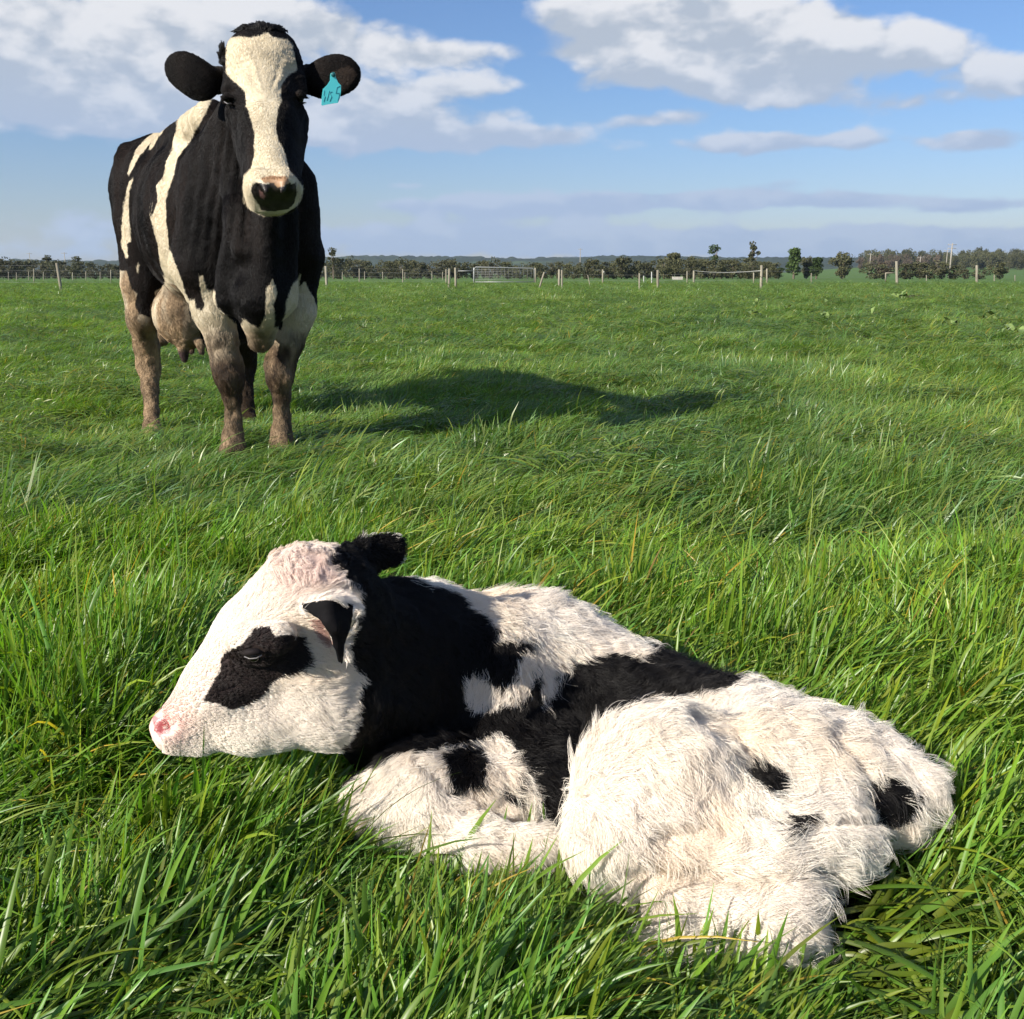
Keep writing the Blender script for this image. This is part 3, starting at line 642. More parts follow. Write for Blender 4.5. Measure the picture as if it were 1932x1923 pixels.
def dock(px, py, label, n=5, s=1.):
    g_ = ground_pt(px, py); z = float(terrain(g_[0], g_[1])); t = thing('dock_plant', (g_[0], g_[1], z + .05)); tag(t, label, 'weed'); t.scale = (s, s, s)
    for i in range(n):
        o = bpy.data.objects.new('leaf', LEAVES[(i + int(px)) % 4]); C.objects.link(o); o.parent = t; o.rotation_euler = (rng.normal(0, .2), rng.normal(-.2, .3), i * 6.28 / n + rng.normal(0, .3))
dock(1697, 571, 'largest pale dock clump, beside the dark clod of soil', 8, 1.5); dock(1423, 604, 'tall pale dock leaf left of the other docks', 3, 1.0); dock(1428, 584, 'small pale dock leaf above the tall one', 3, .9); dock(1560, 578, 'flat pale dock leaf midway along the right side', 3, .9); dock(1556, 609, 'pale dock leaves in the grass below the flat one', 4, .9)
dock(1645, 602, 'lone pale leaf in the middle right of the paddock', 2, .9); dock(1790, 628, 'bright dock leaf standing in a dark hollow', 3, .9); dock(1866, 612, 'large leaning dock leaf near the right edge', 3, 1.15); dock(1912, 640, 'lowest dock plant at the right edge', 4, 1.1); dock(1180, 576, 'small pale weed in the centre of the paddock', 3, .8); dock(1486, 592, 'small weed between two dock plants', 3, .7)
dock(840, 567, 'small green weed right of the cow', 4, .8); dock(98, 560, 'leafy weed by the leaning post on the left', 4, .7); dock(226, 551, 'dark leafy weed behind the cow on the left', 4, .9); dock(680, 548, 'tiny weed near the fence right of the cow', 3, .8)
def clod(px, py, s, label):
    g_ = ground_pt(px, py); z = float(terrain(g_[0], g_[1])); th = np.linspace(0, 6.28, 25)[:-1]; V = []; n = 6
    for i in range(n):
        u = i / (n - 1)
        for a_ in th: V.append((s * (1 - u) * math.cos(a_), s * .6 * (1 - u) * math.sin(a_), .04 * math.sqrt(u) * s * 8 - .02))
    V = np.array(V); V += .16 * s * np.stack([vnoise(V, 3 / s, 90 + k, 3) for k in range(3)], -1); idx = np.arange(n * 24).reshape(n, 24)
    o = link('soil_clod', np_mesh('soil_clod', V, np.stack([idx[:-1], np.roll(idx[:-1], -1, 1), np.roll(idx[1:], -1, 1), idx[1:]], -1).reshape(-1, 4)), mat=M_soil); o.location = (g_[0], g_[1], z + .01); tag(o, label, 'soil')
clod(1724, 567, .34, 'dark clod of turned soil beside the largest dock clump'); clod(722, 862, .12, 'small dark bare clod of soil in the grass right of the cow')

# ------------------------------------------------------------------ haze
def build_haze():
    v, f = boxm((-6700, -6700, -60), (6700, 6700, 190)); me = np_mesh('haze', v, f, False); o = link('haze', me); tag(o, 'thin blue haze in the air over the paddocks', kind='stuff')
    m = bpy.data.materials.new('haze'); m.use_nodes = True; N = NT(m.node_tree); N.n.clear(); out = N.new('ShaderNodeOutputMaterial'); vol = N.new('ShaderNodeVolumePrincipled')
    vol.inputs['Color'].default_value = (.66, .82, 1.0, 1); vol.inputs['Density'].default_value = HAZE; vol.inputs['Anisotropy'].default_value = .2
    N.l.new(vol.outputs[0], out.inputs['Volume']); me.materials.append(m)
HAZE = 0.00011
build_haze()
# ------------------------------------------------------------------ the cow
def cowA(pts): return [(150.9 + x * .3125, y * .3125) for x, y in pts]
def cowB(pts): return [(150.9 + x * .3125, 377.3 + y * .3125) for x, y in pts]
def cowT(pts): return [(286.8 + x * .2041, 30.2 + y * .2041) for x, y in pts]

BLAZE = cowT([(685, 250), (700, 195), (760, 190), (900, 200), (1000, 185), (1040, 150), (1080, 150), (1110, 190), (1250, 215), (1300, 270), (1320, 350), (1335, 505), (1270, 540), (1195, 660), (1195, 800), (1165, 880), (1155, 1000), (1165, 1150), (1240, 1300), (1275, 1440), (1340, 1500), (1395, 1580), (1400, 1650), (1340, 1760), (1200, 1850), (1040, 1860), (930, 1810), (850, 1740), (835, 1600), (845, 1470), (910, 1420), (940, 1280), (950, 1100), (910, 960), (870, 850), (860, 700), (760, 600), (680, 530), (690, 400), (675, 320)])
STRIPE = cowA([(680, 590), (800, 560), (790, 610), (740, 720), (660, 860), (590, 960), (570, 1060), (530, 1160), (515, 1220), (520, 1449)]) + cowB([(520, 150), (540, 300), (590, 430), (625, 520), (655, 615), (600, 640), (470, 640), (450, 560), (515, 510), (490, 400), (460, 230), (425, 100), (440, 0)]) + cowA([(425, 1320), (465, 1230), (460, 1120), (500, 1080), (520, 980), (560, 880), (590, 700)])
STRIPE2 = cowA([(560, 670), (620, 660), (590, 705), (540, 745), (490, 810), (430, 905), (412, 905), (430, 860), (380, 915), (330, 985), (300, 1065), (288, 1050), (300, 990), (340, 910), (400, 840), (440, 800), (500, 730)])
STRIPE3 = cowA([(325, 1075), (300, 1160), (300, 1449)]) + cowB([(302, 150), (312, 250), (285, 270), (290, 345), (275, 355), (245, 250), (255, 100), (265, 0)]) + cowA([(260, 1300), (275, 1170), (300, 1100)])
SPOT = cowB([(350, 380), (358, 400), (352, 450), (340, 420)])
LEGS = cowB([(650, 610), (690, 600), (700, 655), (745, 668), (752, 640), (735, 560), (715, 460), (740, 455), (770, 540), (812, 550), (830, 650), (880, 695), (960, 768), (990, 722), (1080, 780), (1120, 690), (1125, 540), (1168, 480), (1190, 560), (1170, 650), (1175, 770), (1215, 785), (1240, 640), (1270, 540), (1340, 440), (1320, 530), (1360, 497), (1395, 560), (1450, 700), (1400, 1700), (700, 1700), (700, 800)])
HIND = cowB([(200, 420), (280, 425), (310, 530), (345, 570), (335, 640), (360, 690), (430, 715), (430, 640), (470, 560), (520, 505), (600, 520), (655, 610), (720, 790), (780, 1000), (1000, 1000), (960, 1700), (200, 1700)])
COW_HEAD_Y = 3.84
def cow_colour(p, r=None):
    n = len(p); j = 1.1
    x, y = proj(p); ns = np.where((p[:, 1] < 3.45) & (y > 310), .8, 2.4); x = x + vnoise(p, 22, 11, 3) * ns; y = y + vnoise(p, 22, 12, 3) * ns
    if r is not None: x = x + r.normal(0, .9, n); y = y + r.normal(0, 1.2, n)
    Y = p[:, 1]
    white = inpoly(x, y, BLAZE) & (Y < COW_HEAD_Y)
    legs = inpoly(x, y, LEGS) & (Y < 4.45) & (y > 512)
    hind = (inpoly(x, y, HIND) & (Y >= 4.3)) | ((Y > 4.5) & (y > 650))
    body = (inpoly(x, y, STRIPE) | inpoly(x, y, STRIPE2) | inpoly(x, y, STRIPE3) | inpoly(x, y, SPOT)) & (Y > 3.72)
    blk = BLACK + (SHEEN_BROWN * 1.25 - BLACK) * np.clip(.3 + .55 * vnoise(p * [1, 1, .3], 9, 21, 4), 0, 1)[:, None]  # brown streaks put the black coat's sunlit sheen into the colour
    cream = np.array((.55, .485, .365)) * (1 + .12 * vnoise(p, 12, 22, 3))[:, None]
    mud = np.array((.195, .138, .085)) * (1 + .6 * vnoise(p * [1, 1, .45], 30, 23, 4))[:, None]
    dark = np.array((.06, .04, .026)) * (1 + .4 * vnoise(p, 30, 27, 3))[:, None]
    c = blk.copy()
    w = white | legs | hind | body; c[w] = cream[w]
    # mud up the legs, belly and udder
    h = p[:, 2] + .06 * vnoise(p, 9, 24, 3)
    lg = (legs | hind)
    m = sstep(.56, .34, h) * lg * np.where(hind, 1., 1.); c = c * (1 - m[:, None]) + mud * m[:, None]
    knee = lg * sstep(.17, .24, h) * sstep(.50, .40, h) * (Y < 4.4) * np.clip(.8 + 1.1 * vnoise(p * [1, 1, .4], 20, 25, 3), 0, 1) * 1.0
    c = c * (1 - knee[:, None]) + dark * knee[:, None]
    hm = hind * (x < 345) * sstep(1.0, .6, h) * np.clip(.75 + vnoise(p * [1, 1, .4], 18, 29, 3), 0, 1)
    c = c * (1 - hm[:, None]) + mud * 1.35 * hm[:, None]
    blc = hind * (x > 318) * (y < 648) * np.clip(.8 + .9 * vnoise(p, 12, 26, 3), 0, 1) * sstep(325, 350, x)
    be = hind * sstep(300, 330, x) * sstep(520, 545, y) * sstep(625, 595, y) * np.clip(.7 + .8 * vnoise(p, 16, 28, 3), 0, 1); c = c * (1 - be[:, None]) + mud * .8 * be[:, None]
    c = c * (1 - .65 * blc[:, None]) + dark * 1.5 * .65 * blc[:, None]
    br = legs * sstep(430, 470, x) * sstep(525, 505, x) * sstep(600, 640, y) * sstep(715, 690, y) * .7
    c = c * (1 - br[:, None]) + mud * 1.2 * br[:, None]
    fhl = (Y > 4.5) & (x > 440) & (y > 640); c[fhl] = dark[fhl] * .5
    # muzzle
    nose = inpoly(x, y, cowT([(930, 1560), (960, 1540), (1060, 1560), (1120, 1540), (1160, 1590), (1330, 1540), (1340, 1640), (1310, 1740), (1260, 1790), (1130, 1810), (1010, 1800), (985, 1740), (940, 1680), (915, 1610)])) & (Y < 3.5)
    c[nose] = np.array((.020, .016, .0145)) * (1 + .5 * vnoise(p[nose], 55, 71, 3))[:, None]; ntop = nose & (y < 358); c[ntop] = c[ntop] * 1.8 + .01 * np.clip(vnoise(p[ntop], 30, 72, 2), 0, 1)[:, None]
    nh = (np.hypot(x - 490, (y - 360) * .55) < 8.5) | (np.hypot(x - 545, (y - 358) * .55) < 7.5); nh &= (Y < 3.5); c[nh] = np.array((.006, .004, .004))
    tan = inpoly(x, y, cowT([(1000, 1500), (1080, 1480), (1240, 1480), (1280, 1540), (1160, 1590), (1120, 1540), (1040, 1550)])) & (Y < 3.5)
    c[tan] = np.array((.36, .22, .13))
    t = sstep(655, 668, y) * (Y > 4.5) * (x > 335) * (x < 400); c = c * (1 - t[:, None]) + np.array((.07, .045, .045)) * t[:, None]
    er = (Y > 3.5) & (Y < 3.9) & (x > 600) & (y > 95) & (y < 205) & inpoly(x, y, [(625, 135), (660, 125), (676, 140), (660, 165), (640, 185), (632, 165)])
    c[er] = np.array((.05, .035, .027))
    return np.clip(c, .003, .9)

def cow_hair_colour(p, r): c = cow_colour(p, r); return np.where(c[:, 1:2] > .25, c * 1.3, c)
def build_cow():
    F = Field((-2.35, 2.98, -.16), (-.45, 5.75, 1.62), .0082)
    ax = norm(np.array([-.74, 1.05, 0])); side = np.array([ax[1], -ax[0], 0]); up = np.array([0, 0, 1.])
    def tor(px, py, Y, r, k=.09): F.ell(P(px, py, Y), [side, ax, up], r, k)
    def cn(a, b, k=.035, **kw):
        (pa, ra), (pb, rb) = J(*a), J(*b); F.cone(pa, ra, pb, rb, k, **kw)
    # trunk
    tor(470, 405, 4.1, (.255, .34, .35)); tor(394, 418, 4.6, (.30, .5, .37), .12); tor(306, 376, 5.05, (.23, .34, .292), .08)
    cn((400, 222, 4.15, 32), (302, 288, 5.0, 24), .06); cn((240, 286, 5.0, 17), (330, 290, 5.1, 24), .04)
    cn((280, 285, 5.3, 22), (268, 330, 5.42, 30), .06)
    cn((232, 302, 4.95, 14), (245, 350, 5.0, 28), .05)
    # neck, dewlap, brisket
    cn((455, 345, 4.0, 120), (497, 165, 3.74, 62), .08, side=side, sf=.8)
    cn((508, 330, 3.62, 26), (495, 560, 3.7, 48), .07, side=side, sf=.7); cn((492, 560, 3.72, 52), (492, 640, 3.82, 24), .06)
    cn((418, 330, 3.98, 60), (385, 500, 3.95, 62), .07); cn((551, 350, 3.9, 44), (557, 470, 3.95, 48), .07)
    cn((452, 400, 3.72, 26), (438, 560, 3.78, 34), .05)
    cn((430, 250, 3.86, 26), (462, 470, 3.66, 22), .05); cn((540, 400, 3.72, 22), (530, 560, 3.74, 32), .05)
    # fore legs
    for q in ([(392, 500, 3.98, 56), (402, 580, 3.95, 37), (418, 640, 3.93, 28), (429, 690, 3.92, 27), (434, 718, 3.91, 24), (437, 750, 3.92, 16), (440, 790, 3.93, 14.5), (440, 822, 3.91, 17.5), (440, 850, 3.89, 22), (441, 870, 3.87, 26)],
              [(560, 490, 4.02, 50), (556, 585, 4.0, 34), (543, 645, 3.98, 28), (528, 690, 3.97, 27), (528, 716, 3.96, 23), (530, 745, 3.97, 15), (532, 785, 3.98, 14), (531, 815, 3.96, 18), (531, 838, 3.94, 21), (533, 860, 3.92, 24)]):
        for a, b in zip(q[:-1], q[1:]): cn(a, b, .02 if a[1] > 600 else .05)
    cn((424, 700, 3.88, 16), (436, 712, 3.87, 15), .02); cn((524, 700, 3.93, 15), (534, 712, 3.93, 14), .02)
    # hind legs
    for q in ([(288, 440, 4.98, 68), (268, 540, 4.93, 34), (267, 600, 4.9, 24), (276, 652, 4.98, 22), (281, 695, 5.0, 21), (283, 732, 4.95, 14.5), (286, 780, 4.88, 12.5), (286, 808, 4.82, 15.5), (287, 826, 4.78, 21), (287, 842, 4.74, 23)],
              [(420, 540, 4.95, 50), (455, 630, 4.95, 30), (461, 690, 5.05, 21), (461, 740, 5.0, 15), (464, 780, 4.95, 15), (468, 800, 4.9, 18), (472, 818, 4.86, 20)]):
        for a, b in zip(q[:-1], q[1:]): cn(a, b, .02 if a[1] > 600 else .06)
    # tail, hanging behind
    cn((272, 285, 5.4, 14), (282, 420, 5.5, 10), .03); cn((282, 420, 5.5, 10), (300, 560, 5.48, 8), .02); cn((300, 560, 5.48, 8), (304, 640, 5.45, 14), .02)
    # udder and teats
    F.ell(P(352, 592, 4.78), [side, ax, up], (.15, .18, .158), .06)
    cn((334, 604, 4.72, 34), (352, 630, 4.72, 26), .04)
    for a, b in (((347, 650, 4.7, 12), (348, 678, 4.7, 6.5)), ((378, 648, 4.68, 10), (380, 666, 4.68, 6)), ((360, 640, 4.92, 9), (362, 664, 4.92, 6)), ((392, 640, 4.9, 9), (394, 660, 4.9, 6))): cn(a, b, .012)
    # head
    hx = norm(np.array([1, .10, .02])); hd = norm(P(515, 350, 3.30) - P(497, 120, 3.60)); hx = norm(hx - hx @ hd * hd); hn = np.cross(hx, hd)
    def he(px, py, Y, rx, rd, rn, k=.03, cut=False):
        p = P(px, py, Y); s = depth(p) / FPX; F.ell(p, [hx, hd, hn], (rx * s, rd * s, rn * s), k, cut)
    he(497, 128, 3.63, 74, 70, 58, .03); he(492, 96, 3.66, 62, 40, 40, .03)
    cn((499, 165, 3.60, 64), (508, 245, 3.47, 53), .03, side=hx, sf=1.0); cn((508, 245, 3.47, 53), (513, 325, 3.35, 44), .03)
    cn((462, 215, 3.70, 34), (494, 330, 3.42, 36), .03); cn((548, 225, 3.72, 34), (530, 330, 3.42, 36), .03)
    he(515, 352, 3.31, 55, 36, 36, .025); cn((494, 345, 3.27, 24), (536, 345, 3.27, 24), .02)
    cn((488, 380, 3.33, 22), (540, 382, 3.33, 20), .02); he(516, 388, 3.34, 30, 17, 24, .012)
    cn((440, 152, 3.56, 18), (432, 172, 3.53, 15), .025); cn((562, 152, 3.60, 16), (566, 172, 3.57, 14), .025)     # brows
    cn((440, 208, 3.545, 15), (466, 250, 3.50, 14), .03); cn((562, 210, 3.57, 13), (556, 250, 3.52, 12), .03)
    cn((426, 186, 3.475, 9), (433, 190, 3.475, 8), .008, cut=True); cn((568, 186, 3.51, 8), (563, 190, 3.51, 7), .008, cut=True)
    cn((419, 185, 3.497, 5), (429, 178, 3.478, 5.5), .008); cn((429, 178, 3.478, 5.5), (442, 184, 3.474, 4.5), .008); cn((421, 194, 3.495, 3.5), (438, 197, 3.475, 3.5), .007)
    cn((554, 182, 3.515, 4.5), (566, 177, 3.515, 5), .008); cn((566, 177, 3.515, 5), (576, 184, 3.535, 4.5), .008); cn((557, 196, 3.515, 3.5), (573, 194, 3.53, 3.5), .007)
    # nostrils
    cn((483, 348, 3.215, 8), (494, 372, 3.212, 7.5), .006, cut=True); cn((550, 346, 3.222, 8), (541, 370, 3.215, 7), .006, cut=True); cn((487, 352, 3.235, 7), (492, 366, 3.235, 7), .006, cut=True); cn((547, 350, 3.24, 7), (542, 364, 3.237, 6), .006, cut=True)
    cn((494, 344, 3.232, 5), (503, 362, 3.222, 5), .012); cn((539, 342, 3.236, 5), (532, 360, 3.222, 5), .012)
    cn((482, 397, 3.26, 2.5), (550, 397, 3.26, 2.5), .006, cut=True)
    # ears
    s = depth(P(360, 142, 3.66)) / FPX
    le = norm(np.array([-.90, .12, .30])); ln = norm(np.array([-.25, -1, -.12])); ln = norm(ln - ln @ le * le); lu = np.cross(ln, le)
    F.ell(P(352, 136, 3.65), [le, lu, ln], (45 * s, 36 * s, 13 * s), .02); F.ell(P(374, 152, 3.66), [le, lu, ln], (42 * s, 37 * s, 15 * s), .02); F.cone(P(395, 152, 3.68), 26 * s, P(418, 150, 3.70), 22 * s, .02)
    re = norm(np.array([.97, .12, .16])); rn = norm(np.array([.15, -1, .05])); rn = norm(rn - rn @ re * re); ru = np.cross(rn, re)
    F.ell(P(634, 142, 3.68), [re, ru, rn], (48 * s, 38 * s, 15 * s), .02); F.ell(P(613, 150, 3.68), [re, ru, rn], (40 * s, 34 * s, 16 * s), .02); F.cone(P(572, 150, 3.74), 26 * s, P(604, 152, 3.70), 30 * s, .02, side=rn, sf=.6)
    F.ell(P(642, 150, 3.62), [re, ru, rn], (30 * s, 21 * s, 17 * s), .014, True)
    V, Q = F.mesh(2); V, Q = refine(V, Q); N_ = vert_normals(V, Q)
    # forehead folds, ribs and muscle relief
    x, y = proj(V); hd_m = (V[:, 1] < COW_HEAD_Y) & (y < 185) & (y > 70) & (x > 424) & (x < 574)
    fold = np.zeros(len(V)); cx_ = (x - 498)
    fold += hd_m * np.exp(-((y - 128) / 26) ** 2) * np.sin((y - .35 * np.abs(cx_)) * .62 + vnoise(V, 18, 31, 2) * 1.2) * sstep(8, 26, np.abs(cx_)) * .0028
    ribs = (V[:, 1] > 4.2) * sstep(.6, .8, V[:, 2]) * np.sin((V @ ax) * 62) * .003
    neck = (x > 330) * (x < 480) * (y > 200) * (y < 520) * (V[:, 1] > 3.6) * sstep(200, 280, y) * sstep(520, 430, y) * np.sin((x + (y - 300) * .12) * .30 + 1.5 * vnoise(V, 6, 34, 2)) * .0026
    th_ = np.arctan2(x - 503, 200 - y); rr_ = np.hypot(x - 503, 200 - y); fan = hd_m * np.sin(th_ * 17 + 2.2 * vnoise(V, 20, 37, 2)) * sstep(22, 50, rr_) * sstep(125, 95, rr_) * sstep(.1, .35, np.abs(th_)) * .0022
    leg = (y > 640) * .0035 * vnoise(V * [1, 1, .5], 45, 35, 2)
    V = V + N_ * (fold * .25 + fan + neck + leg + ribs + (.0035 * vnoise(V, 9, 33, 3) + .002 * vnoise(V, 28, 36, 2)) * ~((V[:, 1] < 3.9) & ((x < 412) | (x > 585)) & (y < 210)))[:, None]
    N_ = vert_normals(V, Q)
    root = thing('cow', (-1.35, 4.4, 0)); tag(root, 'standing black and white dairy cow with a teal ear tag and muddy legs', 'cow')
    off = np.array(root.location)
    me = np_mesh('cow_body', V - off, Q); cc = cow_colour(V); xv, yv = proj(V); nd = inpoly(xv, yv, cowT([(990, 1610), (1020, 1625), (1045, 1670), (1040, 1700), (1005, 1680)])) & (V[:, 1] < 3.5); cc[nd] = (.12, .065, .06); set_col(me, 'coat', cc); set_f(me, 'wet', (inpoly(xv, yv, cowT([(920, 1550), (1120, 1520), (1340, 1540), (1340, 1660), (1260, 1800), (1010, 1810), (930, 1680)])) & (V[:, 1] < 3.5)) * .55)  # pink nostril rim, its lit highlight put into the skin colour
    body = link('body', me, root, M_hide)
    # eyes
    for px, py, Y, r in ((430.5, 187, 3.508, 10.5), (565, 187, 3.545, 9.5)):
        p, rr = J(px, py, Y + .010, r * .85); e = ball('eye', p - off, rr, body, M_eye)
    for a, b in (((423, 192, 3.475), (434, 196, 3.472)),): rod('eyelid', [P(*a) - off, P(429, 196, 3.468) - off, P(*b) - off], .0018, body, M_lash)
    # wet nose pad
    # hooves
    for px, py, Y, r in ((436, 873, 3.86, 24), (449, 873, 3.86, 22), (528, 861, 3.91, 22), (541, 861, 3.92, 20), (283, 846, 4.73, 21), (294, 845, 4.73, 19), (468, 822, 4.85, 18), (478, 822, 4.85, 17)):
        p, rr = J(px, py, Y, r * .62); hoof('hoof', p - off, rr, body)
    # tag in the ear
    build_tag(root, off)
    flow = flow_field([(497, 180, .05, -1), (460, 140, -.7, -1), (540, 140, .7, -1), (497, 70, 0, -1), (505, 250, -.1, 1), (513, 330, 0, 1), (480, 220, -.4, 1), (540, 230, .4, 1), (450, 250, -.4, 1), (360, 142, -1, -.2), (640, 142, 1, 0), (400, 350, -.25, 1), (480, 450, .1, 1), (300, 350, -.6, .8), (250, 400, -.5, 1), (340, 560, -.1, 1), (430, 600, .2, 1), (440, 750, 0, 1), (530, 750, 0, 1), (560, 400, .2, 1), (560, 600, -.2, 1), (280, 700, 0, 1)], 40)
    cam0 = np.array([0, 0, CAM_H])
    def dens(c, n):
        f = ((cam0 - c) * n).sum(1) / np.linalg.norm(cam0 - c, axis=1); x, y = proj(c); return np.where(f > -.15, 1., .35) * np.where((c[:, 1] < 3.85), 2., 1.) * np.where((c[:, 1] < 3.4) & (y > 335) & (x > 480) & (x < 558) & (y < 402), .0, 1.)
    def lenf(p, n):
        x, y = proj(p); L = np.full(len(p), .013); L[p[:, 1] < 3.5] = .009
        ear = (p[:, 1] < 3.9) & ((x < 412) | (x > 585)) & (y < 210); L[ear] = .009
        top = (p[:, 1] < 3.85) & (y < 115) & (x > 400) & (x < 590); L[top] = .013
        L[(y > 560) & (Y_ := p[:, 1] < 4.5)] = .018
        return L
    fur('body_hair', body, V - 0, Q, N_, 400000, lenf, .00045, dens, flow, cow_hair_colour, seg=4, lift=.13, curl=.06, out=.0013, clump_n=60000, clump=.2, material=M_hair, seed=5).location = -off
    # poll tuft
    Vt = V; xt, yt = proj(V)
    def dens2(c, n): x, y = proj(c); return ((c[:, 1] < 3.9) & (y < 63 + 8 * vnoise(c, 14, 61, 2)) & (x > 425) & (x < 560)) * 1. + ((c[:, 1] < 3.9) & (x < 426) & (x > 405) & (y < 125)) * .9
    fur('poll_tuft', body, V, Q, N_, 6000, lambda p, n: np.where((proj(p)[0] < 426), .04, .022), .0006, dens2, flow_field([(440, 70, -1, -.5), (500, 60, .3, -1), (545, 70, 1, -.3), (415, 110, -.5, -1)], 25), lambda p, r: np.tile(BLACK, (len(p), 1)), seg=6, lift=.75, curl=.4, clump_n=260, clump=.8, material=M_hair, seed=6).location = -off

def ball(name, p, r, parent, m, sc=(1, 1, 1)):
    u = np.linspace(0, math.pi, 13); v = np.linspace(0, 2 * math.pi, 19)[:-1]
    U, Vv = np.meshgrid(u, v, indexing='ij'); X = np.c_[(np.sin(U) * np.cos(Vv)).ravel(), (np.sin(U) * np.sin(Vv)).ravel(), np.cos(U).ravel()] * r * np.array(sc) + p
    idx = np.arange(13 * 18).reshape(13, 18); Fq = np.stack([idx[:-1], idx[1:], np.roll(idx[1:], -1, 1), np.roll(idx[:-1], -1, 1)], -1).reshape(-1, 4)
    return link(name, np_mesh(name, X, Fq), parent, m)
def hoof(name, p, r, parent):
    pts = [p + np.array([0, -.2 * r, -1.3 * r]), p + np.array([0, -.15 * r, -1.2 * r]), p, p + np.array([0, .2 * r, 1.1 * r])]
    return rod(name, pts, np.array([1.25, 1.3, 1.05, .8]) * r, parent, M_hoof, 12)

def build_tag(root, off):
    def z(x, y): return (637.7 - 56.6 + (x / 12.02) * .7547, 83.0 + (y / 12.02) * .7547)   # from the enlarged tag
    m = simple_mat('teal plastic tag', (.10, .62, .66), .32, spec=.5)
    ink = simple_mat('tag print', (.03, .26, .30), .5)
    Yt = 3.575
    out = [(690, 1000), (700, 930), (740, 900), (800, 885), (835, 920), (850, 1030), (900, 1160), (985, 1245), (975, 1400), (940, 1600), (880, 1740), (780, 1760), (600, 1800), (430, 1850), (405, 1820), (430, 1600), (470, 1380), (600, 1250), (680, 1120)]
    rot = norm(np.array([.9, .42, 0])); c = P(*z(760, 1400), Yt); s = depth(c) / FPX
    def pt(x, y, dn=0.):
        px, py = z(x, y); px0, py0 = z(760, 1400); u = (px - px0) * s; v = -(py - py0) * s
        n = np.cross(rot, [0, 0, 1.]) ; n = -n if n[1] > 0 else n
        return c + rot * u * 1.08 + np.array([0, 0, 1.]) * v + n * dn
    t = thing('ear_tag', (0, 0, 0)); bpy.data.objects.remove(t)
    n = len(out); V = np.array([pt(x, y, d) for d in (.001, -.001) for x, y in out])
    me = bpy.data.meshes.new('ear_tag'); me.from_pydata([tuple(v - off) for v in V], [], [tuple(range(n))[::-1], tuple(range(n, 2 * n))] + [(i, (i + 1) % n, n + (i + 1) % n, n + i) for i in range(n)]); me.update()
    import bmesh
    bm = bmesh.new(); bm.from_mesh(me); bmesh.ops.recalc_face_normals(bm, faces=bm.faces); bmesh.ops.triangulate(bm, faces=[f for f in bm.faces if len(f.verts) > 4]); bm.to_mesh(me); bm.free()
    tg = link('ear_tag', me, root, m); tag(tg, 'teal plastic ear tag with dark printed digits')
    # the button that pins it
    b0 = pt(770, 960, .001) - off; b1 = pt(770, 960, .008) - off
    rod('tag_button', [b0, b0 + (b1 - b0) * .5, b1], [.0075, .0075, .006], tg, simple_mat('dark teal button', (.012, .10, .11), .35), 14)
    def stroke(pts):
        d = [pt(x, y, .0013) - off for x, y in pts]; rod('digit', d, .0008, tg, ink, 5)
    stroke([(960, 1265), (860, 1310), (840, 1400), (830, 1480), (920, 1465), (905, 1560), (870, 1700)])
    stroke([(640, 1420), (600, 1560), (560, 1700)]); stroke([(500, 1420), (480, 1560), (520, 1590), (470, 1740)]); stroke([(720, 1440), (640, 1480), (700, 1580), (640, 1720)])
build_cow()
